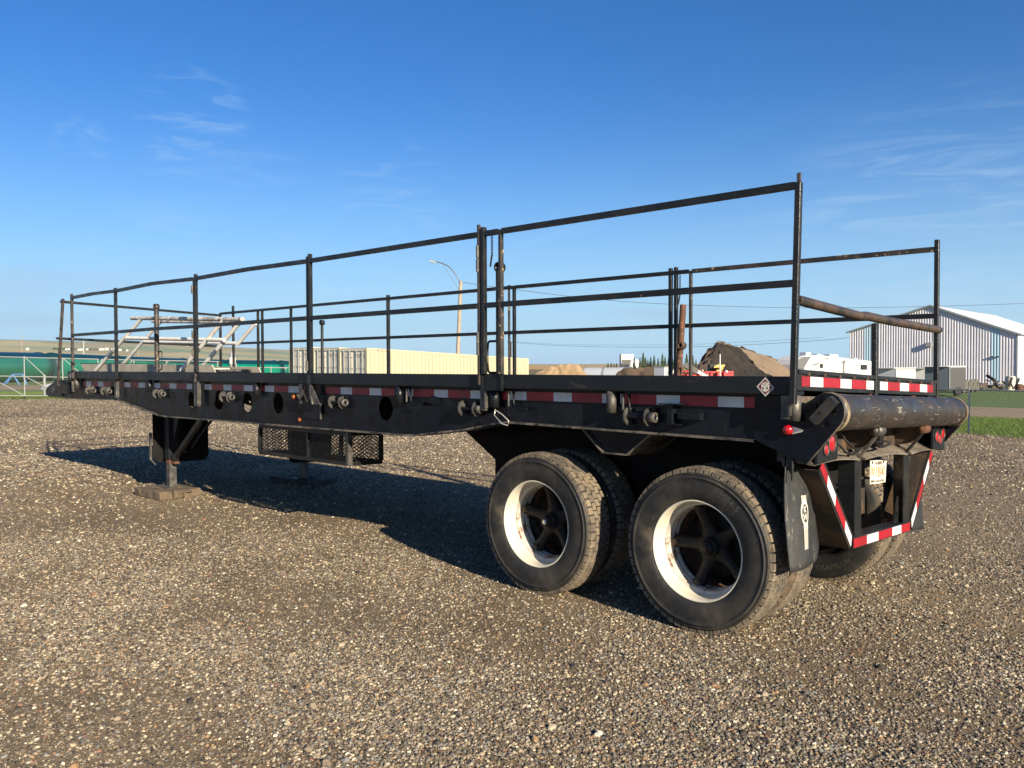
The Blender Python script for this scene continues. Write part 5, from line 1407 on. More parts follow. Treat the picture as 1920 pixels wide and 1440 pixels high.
b = MB(); b.lathe([(0, 0), (.15, 0), (.15, 2.2), (.10, 2.38), (0, 2.42)], 16, tuple(gp(436, 0, 41)), axis='z'); b.obj('post_body', GALV, PB)
b = MB(); b.lathe([(.152, 1.75), (.156, 1.76), (.156, 2.05), (.152, 2.06)], 16, tuple(gp(436, 0, 41)), axis='z'); b.obj('yellow_band', CREAM, PB)
# blue frames and a white cover by the tanks
BF = thing('blue_steel_frame', tuple(gp(28, 0, 70)), 'low blue steel frame lying on the grass before the green tanks', 'frame')
for (a, za, c, zc) in ((12, .25, 24, 1.0), (24, 1.0, 42, 1.0), (24, 1.0, 36, .1), (42, 1.0, 50, .1), (5, .1, 24, 1.0)):
    b = MB(); b.tube(gp(a, za, 70), gp(c, zc, 70), .07, 6); b.obj('frame_tube', mat('blue_paint', (.05, .16, .35), .5) if 'blue_paint' not in bpy.data.materials else bpy.data.materials['blue_paint'], BF)
WC = thing('covered_bundle', tuple(gp(92, 0, 62)), 'low bundle under a crumpled white cover by the gate', 'bundle')
b = MB(); rr = random.Random(9); vs = []; nx, ny = 16, 8
for i in range(nx + 1):
    for j in range(ny + 1):
        u, v = i / nx, j / ny; p = gp(76 + 50 * u, 0, 60 + 3 * v); h = .45 * (math.sin(PI * u) ** .5) * (math.sin(PI * v) ** .5) * (.7 + .5 * rr.random()); vs.append((p.x, p.y, h))
b.add(vs, [(i * (ny + 1) + j, (i + 1) * (ny + 1) + j, (i + 1) * (ny + 1) + j + 1, i * (ny + 1) + j + 1) for i in range(nx) for j in range(ny)]); b.obj('white_cover', WHITEP, WC)

# chain link fence on the right
FN = thing('chain_link_fence', (3.7, -16.3, 0), 'low chain link fence along the grass verge at the right edge', 'fence')
fx = [10.2, 7.0, 3.62, .3, -3.0, -6.2]
def fpz(x): return Vector((x, lineR(x, .05), gh(x, lineR(x, .05))))
for x in fx: p = fpz(x); b = MB(); b.tube(p, p + Vector((0, 0, 1.07)), .024, 8); b.obj('fence_post', GALV, FN)
a, c = fpz(10.2), fpz(-6.2)
b = MB(); b.tube(a + Vector((0, 0, 1.05)), c + Vector((0, 0, 1.05)), .018, 8); b.obj('top_rail', GALV, FN)
b = MB(); wires(b, a + Vector((0, 0, .03)), c + Vector((0, 0, .03)), a + Vector((0, 0, 1.03)), c + Vector((0, 0, 1.03)), 190, 12, .0026); o = b.obj('chain_link', WIREM, FN, normals=False); o['kind'] = 'stuff'

# ---------------- recreational trailer
RV0 = at(1488, 684, 78); RVd = (CR * 10.2 + CD * 6.0); RVd.z = 0; RVd.normalize(); RVn = Vector((-RVd.y, RVd.x, 0)); 
if RVn.dot(CD) < 0: RVn = -RVn
V_ = thing('camper_trailer', (RV0.x, RV0.y, -.85), 'white fifth wheel camper with grey front cap and black swooshes', 'camper')
def rv(x, z, d=0.0): p = Vector((RV0.x, RV0.y, -.85)) + RVd * x + RVn * d; return (p.x, p.y, p.z + z)
prof = [(.0, 1.95), (.12, 2.45), (.5, 2.9), (1.2, 3.22), (2.2, 3.30), (3.4, 3.34), (11.6, 2.72), (11.6, .75), (3.1, .75), (2.7, 1.5), (.5, 1.62)]
b = MB(); b.plate(lambda a, c, t: rv(a, c, t), prof, 0, 2.4); b.obj('body', WHITEP, V_, bevel=.05)
b = MB(); b.plate(lambda a, c, t: rv(a, c, t), [(.02, 1.97), (.14, 2.44), (.52, 2.88), (1.22, 3.18), (2.4, 3.20), (2.1, 2.9), (1.5, 2.2), (1.3, 1.66), (.5, 1.64)], -.012, -.002); b.obj('grey_cap', mat('camper_grey', (.13, .13, .135), .35), V_)
for pl in ([(1.4, 2.2), (3.2, 2.55), (3.9, 2.62), (3.3, 2.45)], [(5.2, 2.75), (6.4, 3.02), (5.9, 2.85)], [(3.5, 2.85), (5.3, 3.15), (4.7, 2.95)], [(6.6, 2.60), (7.5, 2.92), (7.2, 2.62)]):
    b = MB(); b.plate(lambda a, c, t: rv(a, c, t), pl, -.014, -.003); b.obj('swoosh', PRINTK, V_)
b = MB(); b.plate(lambda a, c, t: rv(a, c, t), [(3.45, 1.7), (3.45, 2.6), (3.55, 2.68), (4.15, 2.68), (4.25, 2.6), (4.25, 1.7)], -.018, -.003); dd = b.obj('door', mat('door_grey', (.4, .4, .4), .4), V_)
b = MB(); b.plate(lambda a, c, t: rv(a, c, t), [(3.62, 2.1), (3.62, 2.5), (4.05, 2.5), (4.05, 2.1)], -.022, -.019); b.obj('door_window', GLASS, dd).location = (0, 0, 0)
for (xa, xb, za, zb_) in ((9.6, 10.6, 1.9, 2.4), (11.9, 11.9, 0, 0), (6.9, 8.3, 1.6, 1.95)):
    if xa == xb: continue
    b = MB(); b.plate(lambda a, c, t: rv(a, c, t), [(xa, za), (xa, zb_), (xb, zb_), (xb, za)], -.02, -.003); b.obj('window', GLASS, V_)
b = MB(); b.plate(lambda a, c, t: rv(a, c, t), [(6.9, .9), (6.9, 2.62), (8.6, 2.58), (8.6, .9)], -.25, -.003); b.obj('slide_out', FARM, V_)
for (xa, w_, h_) in ((2.6, .8, .35), (4.2, .7, .3), (6.0, 1.4, .42), (9.6, .8, .3)):
    zt_ = 3.30 - .075 * max(0, xa - 2.2); b = MB(); vs = []
    b.add([rv(xa, zt_, .8), rv(xa + w_, zt_, .8), rv(xa + w_, zt_, 1.6), rv(xa, zt_, 1.6), rv(xa + .1, zt_ + h_, .85), rv(xa + w_ - .1, zt_ + h_, .85), rv(xa + w_ - .1, zt_ + h_, 1.55), rv(xa + .1, zt_ + h_, 1.55)], [(0, 1, 2, 3), (4, 5, 6, 7), (0, 1, 5, 4), (1, 2, 6, 5), (2, 3, 7, 6), (3, 0, 4, 7)]); b.obj('roof_unit', FARM, V_)
for xa in (6.9, 7.9): b = MB(); q = Vector(rv(xa, .36, .1)); b.lathe([(.2, -.1), (.36, -.1), (.36, .1), (.2, .1)], 20, tuple(q), 0, True, True); b.obj('wheel', BLACKR, V_)

def box_trailer(px, D, la, lb, h, m1, m2, label, zb_=-.8, group='parked cargo trailers'):
    p = at(px, 684, D); t = thing('cargo_trailer', (p.x + la / 2, p.y - lb / 2, zb_), label, 'cargo trailer', group)
    b = MB(); b.box(p.x, p.x + la, p.y - lb, p.y, zb_ + .45, zb_ + h); b.obj('box_body', m2, t, bevel=.03)
    b = MB(); b.box(p.x + .05, p.x + la - .05, p.y + .002, p.y + .03, zb_ + .5, zb_ + h - .06); b.obj('end_panel', m1, t)
    b = MB(); b.box(p.x - .03, p.x - .004, p.y - .12, p.y + .03, zb_ + .45, zb_ + h); b.box(p.x - .03, p.x - .004, p.y - lb, p.y - .12, zb_ + h - .08, zb_ + h); b.obj('corner_trim', GALV, t)
    b = MB(); b.box(p.x - .02, p.x + la + .02, p.y - lb, p.y + .4, zb_ + h, zb_ + h + .06); b.obj('roof_cap', WHITEP, t)
    for dy in (.45, .6):
        for xx in (p.x + .05, p.x + la - .05):
            b = MB(); b.lathe([(.12, -.12), (.32, -.12), (.32, .12), (.12, .12)], 18, (xx, p.y - lb * dy, zb_ + .32), 0, True, True, axis='x'); b.obj('wheel', BLACKR, t)
    b = MB(); b.bar((p.x + .3, p.y, zb_ + .45), (p.x + la / 2, p.y + 1.2, zb_ + .45), .08, .1); b.bar((p.x + la - .3, p.y, zb_ + .45), (p.x + la / 2, p.y + 1.2, zb_ + .45), .08, .1); b.obj('drawbar', TUBEP, t)
    return t
box_trailer(1780, 61.6, 1.7, 4.3, 2.2, mat('slate_panel', (.10, .12, .14), .3), GREYT, 'dark grey cargo trailer parked right of the far rear railing post')
box_trailer(1679, 70, 1.9, 5.2, 2.05, SILV, mat('pale_grey_panel', (.45, .46, .46), .4), 'silver and white cargo trailer parked before the warehouse')
box_trailer(1736, 82, 1.9, 3.5, 1.95, WHITEP, FARM, 'small white trailer with dark top beside the silver one')

# tyres, barrels and scrap along the warehouse
def lying_tyre(px, D, dz, label):
    p = at(px, 684, D); t = thing('worn_tyre', (p.x, p.y, -.85), label, 'tyre', 'worn tyres standing by the warehouse')
    b = MB(); b.lathe([(.33, -.12), (.38, -.15), (.50, -.15), (.56, -.10), (.56, .10), (.50, .15), (.38, .15), (.33, .12)], 28, (p.x, p.y, -.85 + .56 + dz), 0, True, True, axis='x'); b.obj('tyre_body', mat('dusty_rubber', (.11, .105, .09), .9) if 'dusty_rubber' not in bpy.data.materials else bpy.data.materials['dusty_rubber'], t)
    b = MB(); b.lathe([(.12, -.02), (.33, -.06), (.33, .06), (.12, .02)], 20, (p.x, p.y, -.85 + .56 + dz), 0, True, True, axis='x'); b.obj('tyre_rim', GREYT, t)
for px, D, dz, lb in ((1806, 70, 0, 'leftmost worn tyre standing behind the grey cargo trailer'), (1813, 71, 0, 'second worn tyre standing behind the grey cargo trailer'), (1822, 72, 0, 'third worn tyre from the grey trailer'), (1830, 73, 0, 'rightmost worn tyre in the row by the scrap heap')):
    lying_tyre(px, D, dz, lb)
def barrel(px, D, r, h, m, label, name='barrel'):
    p = at(px, 684, D); t = thing(name, (p.x, p.y, -.85), label, 'barrel', 'barrels by the warehouse corner')
    b = MB(); b.lathe([(0, 0), (r, 0), (r, .02), (r * .97, .04), (r * .97, h * .33), (r, h * .34), (r * .97, h * .36), (r * .97, h * .66), (r, h * .67), (r * .97, h * .69), (r * .97, h - .03), (r, h), (0, h)], 24, (p.x, p.y, -.85), axis='z'); b.obj('drum', m, t)
    b = MB(); b.lathe([(0, h), (r * .8, h), (r * .78, h + .04), (0, h + .04)], 20, (p.x, p.y, -.85), axis='z'); b.obj('lid', m, t)
barrel(1895, 78, .42, 1.25, mat('cream_plastic', (.52, .50, .42), .6), 'tall cream barrel by the warehouse corner')
barrel(1911, 74, .33, .62, RUSTY, 'short rusty barrel right of the cream barrel')
rr = random.Random(12)
SH = thing('scrap_heap', tuple(at(1860, 733, 77)), 'low dark scrap heap before the warehouse wall', 'scrap heap')
p = at(1860, 684, 78)
for k in range(34):
    u = rr.uniform(-1.6, 1.7); b = MB(); q = at(1860 + u * 28, 684, rr.uniform(76, 80)); z = rr.uniform(-.85, -.2 + .3 * (1 - abs(u) / 1.7)); s_ = rr.uniform(.1, .35)
    a_ = Vector((rr.uniform(-1, 1), rr.uniform(-1, 1), rr.uniform(-.3, .8))).normalized() * rr.uniform(.3, 1.1)
    b.bar((q.x, q.y, z), (q.x + a_.x, q.y + a_.y, z + abs(a_.z)), s_ * .5, s_ * .7); b.obj('scrap_piece', rr.choice([BLACKR, DARKRUST, TUBEP, RUSTY, CREAM if k % 9 == 0 else GREYT]), SH)
for px in (1820, 1828, 1835, 1792, 1800):
    pass

# ---------------- earth heaps
def quad_grid(b, A, Bq, C_, D_, nu, nv, amp, seed, m, fine=1.2):
    """noise-roughened bilinear sheet; shared edges keep the same noise so that neighbours meet"""
    vs = []
    for j in range(nv + 1):
        for i in range(nu + 1):
            u, v = i / nu, j / nv
            def edge(E, t):
                k = t * (len(E) - 1); a = min(int(k), len(E) - 2); return Vector(E[a]).lerp(Vector(E[a + 1]), k - a)
            p = edge(A, u) * (1 - v) + edge(Bq, u) * v
            q = Vector((noise.noise(p * fine), noise.noise(p * fine + Vector((9, 3, 1))), noise.noise(p * fine * 1.3 + Vector((2, 8, 5))))) * amp + Vector((0, 0, noise.noise(p * 4) * amp * .5))
            vs.append(p + q)
    W1 = nu + 1
    b.add(vs, [(j * W1 + i, j * W1 + i + 1, (j + 1) * W1 + i + 1, (j + 1) * W1 + i) for j in range(nv) for i in range(nu)], m, True)
EH = thing('soil_pile', tuple(at(1390, 720, 66)), 'big dark soil windrow with a steep cut face and dry brown top', 'soil pile')
A0, A1 = at(1296, 712, 60), at(1318, 668, 62); AP = at(1343, 640, 64); 
face_top = [A1, at(1328, 655, 63), AP, at(1356, 643, 64.5), at(1376, 650, 65), at(1396, 662, 65), at(1405, 675, 64.5), at(1420, 688, 63.5), at(1446, 706, 62)]
face_bot = [at(1290, 730, 58), at(1310, 732, 57.5), at(1325, 734, 57), at(1345, 735, 57), at(1370, 735, 57), at(1390, 735, 57), at(1410, 733, 57.5), at(1430, 733, 58), at(1452, 730, 60)]
b = MB(); quad_grid(b, face_top, face_bot, None, None, 60, 26, .26, 1, 0, .9)
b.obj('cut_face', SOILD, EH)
b = MB(); quad_grid(b, [at(1296, 704, 58.5), at(1310, 684, 60.3), at(1322, 667, 61.5), at(1341, 643, 63.2)], [at(1300, 728, 56.4), at(1316, 712, 57.4), at(1331, 683, 59.2), at(1342.5, 655, 61.6)], None, None, 24, 12, .25, 4, 0, 1.2); b.obj('slumped_side', SOILM, EH)
crest = [AP, at(1356, 643, 68), at(1380, 650, 72), at(1420, 662, 78), at(1452, 672, 82), at(1482, 683, 86)]
low = [at(1344, 641.5, 63.8), at(1376, 651, 64.8), at(1397, 663, 64.8), at(1420, 689, 63.2), at(1447, 707, 61.7), at(1490, 726, 66)]
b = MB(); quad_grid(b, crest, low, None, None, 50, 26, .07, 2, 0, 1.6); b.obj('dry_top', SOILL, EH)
b = MB(); back = [at(1320, 712, 78), at(1350, 712, 82), at(1390, 712, 88), at(1430, 712, 92), at(1470, 712, 96), at(1510, 712, 98)]
quad_grid(b, crest, back, None, None, 20, 8, .3, 3, 0); b.obj('back_slope', SOILM, EH)
def mound(name, pts, D, depth, m, label, zb_=-.9):
    t = thing(name, tuple(at(sum(p[0] for p in pts) / len(pts), 715, D)), label, 'earth mound')
    top = [at(px, py, D + depth * .5) for px, py in pts]
    k = len(pts)
    f = [Vector((at(px, 684, D).x, at(px, 684, D).y, zb_)) for px, py in pts]; g_ = [Vector((at(px, 684, D + depth).x, at(px, 684, D + depth).y, zb_)) for px, py in pts]
    b = MB(); quad_grid(b, top, f, None, None, 40, 12, .22, 5, 0, 1.4); b.obj('near_slope', m, t)
    b = MB(); quad_grid(b, top, g_, None, None, 30, 8, .22, 5, 0, 1.4); b.obj('far_slope', m, t)
mound('earth_mound', [(996, 702), (1015, 696), (1032, 690), (1044, 687), (1054, 681.5), (1068, 682.5), (1083, 681.5), (1089, 688), (1097, 701), (1104, 705)], 76, 7, SAND, 'tan lumpy earth mound right of the cream containers')
mound('earth_mound', [(1150, 706), (1162, 697), (1172, 689.5), (1182, 688.5), (1197, 688), (1212, 689), (1228, 688.5), (1240, 692), (1252, 704)], 70, 7, SOILM, 'flat topped dark brown earth mound before the golden field')
# culvert pipe and a grey box
CP = thing('culvert_pipe', tuple(at(1133, 700, 88)), 'long silver corrugated culvert pipe lying before the golden field', 'pipe')
a_, c_ = at(1098, 703, 88), at(1182, 703, 86); d_ = (c_ - a_); L_ = d_.length; d_.normalize(); b = MB(); n = 24; sd_ = d_.cross(Vector((0, 0, 1))).normalized(); up_ = sd_.cross(d_); vs = []; K_ = 90
for q in range(K_ + 1):
    r = .78 + .03 * (q % 2)
    for k in range(n): vs.append(a_ + d_ * (L_ * q / K_) + sd_ * r * math.cos(2 * PI * k / n) + up_ * r * math.sin(2 * PI * k / n))
b.add(vs, [(q * n + k, q * n + (k + 1) % n, (q + 1) * n + (k + 1) % n, (q + 1) * n + k) for q in range(K_) for k in range(n)], 0, True); b.obj('pipe_shell', SILV, CP)
b = MB(); s2 = at(1140, 703, 86.5)
for q in (0, .44, 1): 
    vs = []
    for dd_ in (-.1, .1):
        for k in range(n): vs.append(a_ + d_ * (L_ * q + dd_) + sd_ * .85 * math.cos(2 * PI * k / n) + up_ * .85 * math.sin(2 * PI * k / n))
    b.add(vs, [(k, (k + 1) % n, n + (k + 1) % n, n + k) for k in range(n)])
b.obj('pipe_band', GALV, CP)
GB = thing('steel_bin', tuple(at(1236, 700, 60)), 'square grey steel bin beside the dark mound', 'bin')
p = at(1246, 684, 60); b = MB(); b.box(p.x, p.x + .9, p.y - .9, p.y, -.6, CAM.z - 5 / FPX * 60); b.obj('bin_body', SILV, GB, bevel=.03)
b = MB(); b.box(p.x - .03, p.x + .93, p.y - .93, p.y + .03, CAM.z - 5 / FPX * 60, CAM.z - 5 / FPX * 60 + .05); b.obj('bin_rim', GALV, GB)

# ---------------- red and white harrow frames, loader, mast
HR = thing('harrow', tuple(at(1285, 705, 38)), 'red and white tubular farm harrow folded up behind the trailer', 'farm machine')
rr = random.Random(4)
for k in range(22):
    px = 1255 + k * 3.0; D = 38 + rr.uniform(-1, 1)
    lean = rr.uniform(4, 13) * (1 if k % 3 else -1)
    y0 = 690 + rr.uniform(0, 6) + max(0, (k - 12)) * .3
    b = MB(); b.tube(at(px, y0, D), at(px + lean, 716, D), .035, 6); b.obj('harrow_tube', (WHITEP, REDM, BLACKR)[k % 3], HR)
for k in range(5):
    b = MB(); b.tube(at(1256, 694 + k * 4, 38), at(1325, 699 + k * 3, 38), .045, 6); b.obj('harrow_beam', (REDM, BLACKR)[k % 2], HR)
b = MB(); b.bar(at(1283, 683, 37), at(1308, 697, 37), .16, .22); b.obj('dark_boom', GREYT, HR)
b = MB(); b.bar(at(1307, 696, 37), at(1330, 709, 37), .12, .14); b.obj('white_boom', WHITEP, HR)
RK = thing('red_rack', tuple(at(1345, 705, 45)), 'row of red steel racks under the cut face of the soil pile', 'rack')
for k in range(12):
    px = 1303 + k * 6.4
    b = MB(); b.bar(at(px, 697 + (k % 3), 45), at(px, 720, 45), .09, .09); b.obj('rack_upright', REDM, RK)
for y_px in (698, 703, 709): b = MB(); b.bar(at(1301, y_px, 45), at(1375, y_px - .5, 45), .10, .10); b.obj('rack_beam', REDM, RK)
for (xa, xb) in ((1320, 1331), (1344, 1352), (1356, 1362)): b = MB(); b.bar(at(xa, 701, 44.8), at(xb, 701, 44.8), .3, .2); b.obj('rack_panel', REDM, RK)
q = at(1362, 697, 44.8); b = MB(); b.lathe([(0, -.09), (.07, -.05), (.09, 0), (.07, .05), (0, .09)], 12, tuple(q)); b.obj('round_lamp', WHITEP, RK)
LD = thing('loader', tuple(at(1345, 710, 52)), 'yellow loader with raised bucket in front of the cut soil face', 'loader')
b = MB(); b.bar(at(1329, 690, 52), at(1341, 690, 52), .7, .5); b.obj('cab_roof', BLACKR, LD)
for px in (1330, 1336, 1340.5): b = MB(); b.bar(at(px, 690, 52), at(px, 702, 52), .07, .07); b.obj('cab_post', BLACKR, LD)
b = MB(); b.bar(at(1334, 704, 52), at(1352, 704, 52), 1.2, .55); b.obj('loader_body', YEL, LD, bevel=.04)
b = MB(); b.bar(at(1345, 702, 51.5), at(1349, 686, 51.5), .25, .3); b.bar(at(1349, 692, 51.5), at(1352, 684, 51.5), .2, .35); b.obj('lift_arm', YEL, LD)
b = MB(); b.plate(lambda a, c, t: tuple(at(1338 + a, 690 - c, 51.5 + t)), [(0, 0), (2, 4), (8, 6.5), (14, 6), (22, 6.5), (20, 2), (14, 0), (8, 1)], -.6, .6); b.obj('bucket', YEL, LD)
for px in (1334, 1350): b = MB(); b.lathe([(0, -.2), (.5, -.2), (.5, .2), (0, .2)], 20, tuple(at(px, 712, 51.4))); b.obj('loader_wheel', BLACKR, LD)
MS = thing('utility_mast', tuple(at(1350, 715, 44)), 'thin white mast with a dark top before the soil pile', 'mast')
b = MB(); b.tube(at(1350, 720, 44), at(1350, 664, 44), .035, 8); b.obj('mast_tube', FARM, MS)
b = MB(); b.tube(at(1350, 664, 44), at(1350, 657, 44), .05, 8); b.obj('mast_head', TUBEP, MS)

# ---------------- grain elevator, spruces, farmsteads
GE = thing('grain_elevator', tuple(at(1177, 690, 400)), 'small white and grey grain elevator standing on the horizon', 'grain elevator')
a_, c_ = at(1165, 664, 400), at(1188.5, 664, 400); z1_ = a_.z
b = MB(); b.add([(a_.x, a_.y, -1), (c_.x, c_.y, -1), (c_.x + 4, c_.y - 4, -1), (a_.x + 4, a_.y - 4, -1), (a_.x, a_.y, z1_), (c_.x, c_.y, z1_), (c_.x + 4, c_.y - 4, z1_), (a_.x + 4, a_.y - 4, z1_)], [(0, 1, 5, 4), (1, 2, 6, 5), (2, 3, 7, 6), (3, 0, 4, 7), (4, 5, 6, 7)]); b.obj('tower_wall', FARM, GE)
b = MB(); b.bar(at(1166, 679, 396), at(1183, 679, 396), .3, 2.2); b.obj('grey_lower_wall', GREYT, GE)
for px in (1184, 1187, 1191, 1194): b = MB(); p = at(px, 684, 397); b.lathe([(0, 4.2), (.5, 4.0), (1.3, 3.0), (1.3, -1)], 14, (p.x, p.y, 0), axis='z'); b.obj('grain_bin', FARM, GE)
b = MB(); b.add([tuple(at(1188, 684, 402)), tuple(at(1194, 675, 402)), tuple(at(1199, 684, 402))] + [tuple(at(1188, 690, 402)), tuple(at(1199, 690, 402))], [(0, 1, 2), (0, 2, 4, 3)]); b.obj('annex_gable', FARM, GE)
rr = random.Random(21)
def spruce_meshes(seed):
    rr = random.Random(seed); b = MB(); n = 15
    for k in range(n):
        h = .12 + .86 * k / n; R_ = .26 * (1 - (h - .1) / .92) ** .8 * rr.uniform(.75, 1.15)
        m = rr.randint(7, 10)
        for j in range(m):
            t = 2 * PI * (j + rr.random()) / m; L2 = R_ * rr.uniform(.6, 1.15)
            if rr.random() < .10: continue
            w_ = .11 * (1 - h * .6); dz = -.05 - .03 * rr.random()
            c, s_ = math.cos(t), math.sin(t)
            b.add([(0, 0, h + .03), (c * L2 * .6 - s_ * w_, s_ * L2 * .6 + c * w_, h + dz), (c * L2, s_ * L2, h + dz * .8), (c * L2 * .6 + s_ * w_, s_ * L2 * .6 - c * w_, h + dz)], [(0, 1, 2), (0, 2, 3), (1, 3, 2)])
    b.add([(.02, 0, .93), (-.02, 0, .93), (0, .02, .93), (0, 0, 1.04)], [(0, 1, 3), (1, 2, 3), (2, 0, 3)])
    return b
VAR = []
for s_ in range(4):
    cr_ = spruce_meshes(s_ + 30).obj('crown', NEED, None); tr_ = MB().tube((0, 0, 0), (0, 0, .9), .022, 6, r1=.004).obj('trunk', BARK, None)
    VAR.append((cr_.data, tr_.data)); bpy.data.objects.remove(cr_); bpy.data.objects.remove(tr_)
tops = [(1140, 680, 'tiny'), (1146, 679.5, 'tiny'), (1151, 681, 'tiny'), (1156, 680.5, 'tiny'), (1189, 669.5, ''), (1200, 670, ''), (1206, 660, ''), (1210.5, 669, ''), (1215, 674, ''), (1220, 668, ''), (1226.5, 666, ''), (1234, 671, ''), (1242, 662.5, ''), (1247, 668, ''), (1254, 667, ''), (1260, 663, ''), (1265, 665, ''), (1271, 669, ''), (1287.5, 662.5, ''), (1293, 671, ''), (1299, 666.5, ''), (1305, 674, ''), (1464, 673, 'r'), (1471, 676, 'r'), (1478, 672.5, 'r')]
CNT = {}
for i, (px, py, kd) in enumerate(tops):
    D = 300 if kd != 'tiny' else 520
    D += rr.uniform(-12, 12); p = at(px, 684, D); zt = CAM.z + (684.1 - py) / FPX * D; z0 = gh(p.x, p.y) - .5; H = zt - z0
    t = bpy.data.objects.new('spruce_tree', None); COL.objects.link(t); t.location = (p.x, p.y, z0); t.scale = (H * (.9 if kd != 'tiny' else 1.6), H * .9, H); t.rotation_euler = (0, 0, rr.uniform(0, 6))
    lab = {'tiny': 'tiny distant conifer left of the grain elevator on the skyline', 'r': 'distant spruce peeking over the dry top of the soil pile', '': 'dark spruce in the tree row between grain elevator and soil pile'}[kd]
    ORD = ['first', 'second', 'third', 'fourth', 'fifth', 'sixth', 'seventh', 'eighth', 'ninth', 'tenth', 'eleventh', 'twelfth', 'thirteenth', 'fourteenth', 'fifteenth', 'sixteenth', 'seventeenth', 'eighteenth']
    CNT[kd] = CNT.get(kd, -1) + 1; lab = {'tiny': '%s tiny conifer from the left on the skyline before the grain elevator', 'r': '%s from the left of the spruces peeking over the dry soil top', '': '%s dark spruce from the left in the row right of the grain elevator'}[kd] % ORD[CNT[kd]]
    tag(t, lab, 'tree', {'tiny': 'tiny skyline conifers', 'r': 'spruces beyond the soil pile', '': 'spruce row on the skyline'}[kd])
    for d_, nm in zip(VAR[i % 4], ('crown', 'trunk')):
        o = bpy.data.objects.new(nm, d_); COL.objects.link(o); o.parent = t
# farmstead specks on the left hills
def ground_on_hill(px, D):
    th = math.atan((px - 960) / FPX); r = D / math.cos(th)
    return at(px, 684.1, D)
def farm(px, py, D, w_, h_, m, label, name='farm_building'):
    p = at(px, py, D); k = D / FPX
    t = thing(name, tuple(p), label, 'farm building', 'distant farm buildings on the prairie')
    hw, hh = w_ * k / 2, h_ * k; a = CR * hw; dd = CD * hw; 
    def q(u, v, z): e = p + CR * hw * u + Vector((CD.x, CD.y, 0)) * hw * v; return (e.x, e.y, p.z + z)
    b = MB(); b.add([q(-1, 0, -hh), q(1, 0, -hh), q(1, 1, -hh), q(-1, 1, -hh), q(-1, 0, hh * .7), q(1, 0, hh * .7), q(1, 1, hh * .7), q(-1, 1, hh * .7)], [(0, 1, 5, 4), (1, 2, 6, 5), (2, 3, 7, 6), (3, 0, 4, 7)]); b.obj('wall', m, t)
    b = MB(); b.add([q(-1.05, -.05, hh * .7), q(1.05, -.05, hh * .7), q(1.05, 1.05, hh * .7), q(-1.05, 1.05, hh * .7), q(-1.05, .5, hh * 1.2), q(1.05, .5, hh * 1.2)], [(0, 1, 5, 4), (3, 4, 5, 2), (0, 4, 3), (1, 2, 5)]); b.obj('roof', FARM, t)
FC = {}
for i, (px, py, w_, h_, side) in enumerate([(124, 655, 4, 1.6, 'l'), (129, 654.5, 3, 1.6, 'l'), (150, 655.5, 9, 2, 'c'), (163, 655, 4, 1.5, 'c'), (190, 655, 9, 2, 'c'), (200, 654.5, 6, 2.2, 'c'), (212, 655.5, 8, 2, 'c'), (225, 656, 5, 1.6, 'r'), (238, 657, 4, 1.5, 'r'), (352, 648, 5, 1.2, 'm'), (365, 648.5, 4, 1.2, 'm'), (51, 654.5, 5, 2.2, 's')]):
    lab = {'l': 'tiny white shed at the left end of the distant farmstead', 'c': 'small white building in the middle of the distant farmstead', 'r': 'tiny pale shed at the right end of the distant farmstead', 'm': 'speck of a white building high on the far prairie slope', 's': 'lone small pump shed in the golden field above the green tanks'}[side]
    FC[side] = FC.get(side, -1) + 1; lab = ['', 'second ', 'third ', 'fourth ', 'fifth '][FC[side]] + lab
    farm(px, py, 1450 if side != 's' else 520, w_, h_, FARM, lab)
b = MB(); rr = random.Random(77)
for k in range(420):
    px = 100 + rr.random() ** 1.3 * 140; p = at(px, 655.5 + (px - 100) * .016 - rr.random() * 2.6, 1470 + rr.uniform(0, 60)); s_ = rr.uniform(1, 2.6)
    for j in range(3):
        d1_ = Vector((rr.uniform(-1, 1), rr.uniform(-1, 1), rr.uniform(-.5, .8))) * s_; d2_ = Vector((rr.uniform(-1, 1), rr.uniform(-1, 1), rr.uniform(-.5, .8))) * s_
        b.add([p, p + d1_, p + d2_], [(0, 1, 2)])
o = b.obj('shelterbelt_trees', NEED, None, normals=False); tag(o, 'dark shelterbelt of distant trees round the farmstead', 'trees', kind='stuff')

# ---------------- light pole, utility poles and wires
SL = thing('street_light', tuple(at(857, 712, 60)), 'weathered wooden pole with a long curved street light arm', 'street light')
b = MB(); b.tube(at(856.5, 716, 60), at(864, 527, 60), .16, 12, r1=.12); b.obj('pole', PWOOD, SL)
pts = [at(x, y, 60) for x, y in ((862, 531), (859, 523), (853, 513), (846, 504), (839, 498), (830, 494), (820, 491), (813, 489.5))]
b = MB(); b.path(pts, .035, 8); b.obj('curved_arm', GREYT, SL)
b = MB(); b.tube(at(831, 496, 60), at(861, 545, 60), .018, 6); b.obj('arm_brace', GREYT, SL)
b = MB(); b.bar(at(806, 489, 60), at(818, 492.5, 60), .22, .11); b.box(*[v for v in ()]) if False else None; b.obj('lamp_head', GALV, SL)
def wire(name, pts, r, label):
    P_ = [at(*p) for p in pts]; Q = []
    for i in range(len(P_) - 1):
        for k in range(6):
            t = k / 6; p0 = P_[max(i - 1, 0)]; p1, p2 = P_[i], P_[i + 1]; p3 = P_[min(i + 2, len(P_) - 1)]
            Q.append(.5 * ((2 * p1) + (p2 - p0) * t + (2 * p0 - 5 * p1 + 4 * p2 - p3) * t * t + (3 * p1 - p0 - 3 * p2 + p3) * t ** 3))
    Q.append(P_[-1])
    b = MB(); b.path(Q, r, 6); o = b.obj(name, BLACKR, None); tag(o, label, 'wire'); return o
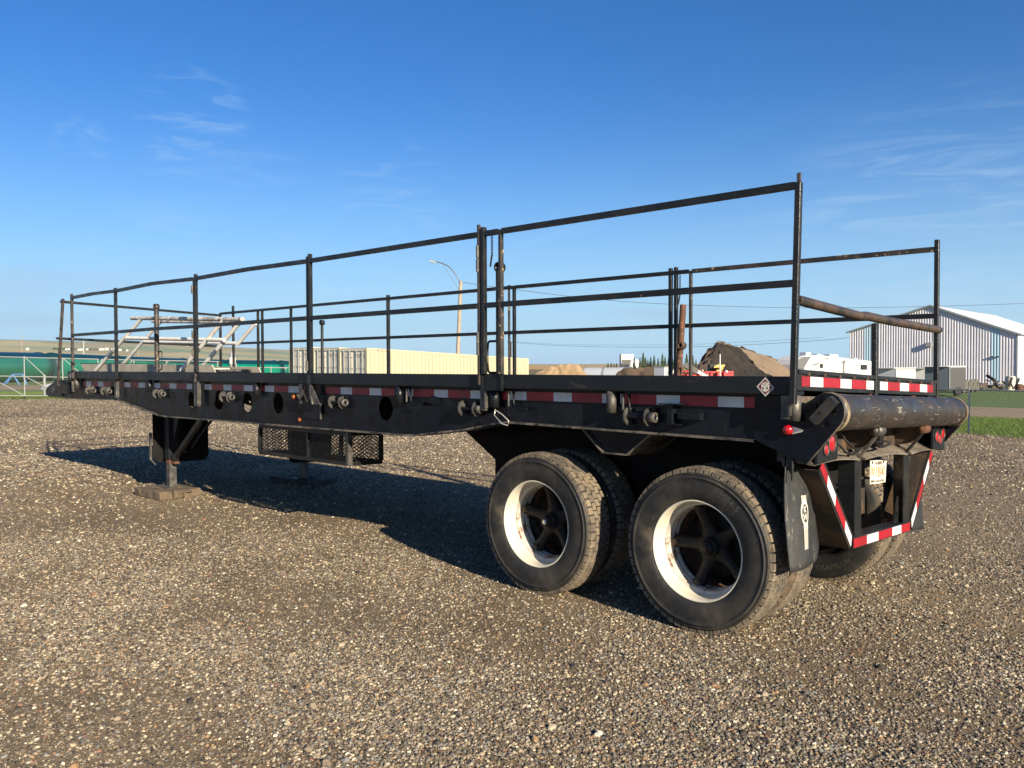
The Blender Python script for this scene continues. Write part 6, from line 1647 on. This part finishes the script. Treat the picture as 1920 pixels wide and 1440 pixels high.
wire('overhead_wire', [(866, 529, 60), (950, 541, 60), (1100, 559, 61), (1249, 570, 62), (1489, 577, 64), (1700, 575.5, 66), (1920, 569, 68), (2200, 556, 70)], .016, 'thin overhead wire running right from the street light pole')
UP = thing('utility_pole', tuple(at(958, 700, 170)), 'small distant utility pole with a crossarm above the container roof', 'utility pole')
b = MB(); b.tube(at(958.3, 712, 170), at(958, 640.5, 170), .13, 8); b.obj('pole', DARKRUST, UP)
b = MB(); b.bar(at(952.5, 642.5, 170), at(963.5, 642.5, 170), .14, .14); b.obj('crossarm', DARKRUST, UP)
wire('overhead_wire', [(963, 642, 170), (1050, 648, 165), (1180, 651, 160), (1300, 650, 150), (1420, 645.5, 140), (1540, 638, 130), (1592, 633, 125)], .030, 'lower of the two faint wires crossing behind the soil pile')
wire('overhead_wire', [(963, 641, 172), (1050, 645.5, 167), (1180, 647, 162), (1300, 645.5, 152), (1420, 640, 142), (1540, 633, 132)], .020, 'upper of the two faint wires crossing behind the soil pile')
for px, yt, yb, D, lb in ((157, 639.5, 660, 260, 'thin pale pole right of the trailer nose stakes'), (41, 629, 657, 420, 'tall thin pole at far left above the green tanks'), (259, 652, 664, 420, 'tiny field pole left of the white stairs')):
    t = thing('utility_pole', tuple(at(px, yb, D)), lb, 'utility pole')
    b = MB(); b.tube(at(px, yb + 4, D), at(px, yt, D), .09 * D / 260, 6); b.obj('pole', FARM if px == 157 else PWOOD, t)
    b = MB(); b.bar(at(px - 3.2, yt + 1.2, D), at(px + 3.2, yt + 1.2, D), .12, .10); b.obj('crossarm', PWOOD, t)

# ------------------------------------------------------------------ air: pale haze between the camera and the hills
hz = bpy.data.materials.new('haze'); hz.use_nodes = True
hn = hz.node_tree.nodes; hn.clear()
ho = hn.new('ShaderNodeOutputMaterial'); pv = hn.new('ShaderNodeVolumePrincipled')
pv.inputs['Color'].default_value = (0.80, 0.88, 1.0, 1); pv.inputs['Density'].default_value = HAZE; pv.inputs['Anisotropy'].default_value = 0.2
hz.node_tree.links.new(pv.outputs[0], ho.inputs['Volume'])
b = MB(); b.box(-7700, 7700, -7700, 7700, -6, 330)
h = b.obj('haze', hz, None); h['kind'] = 'stuff'
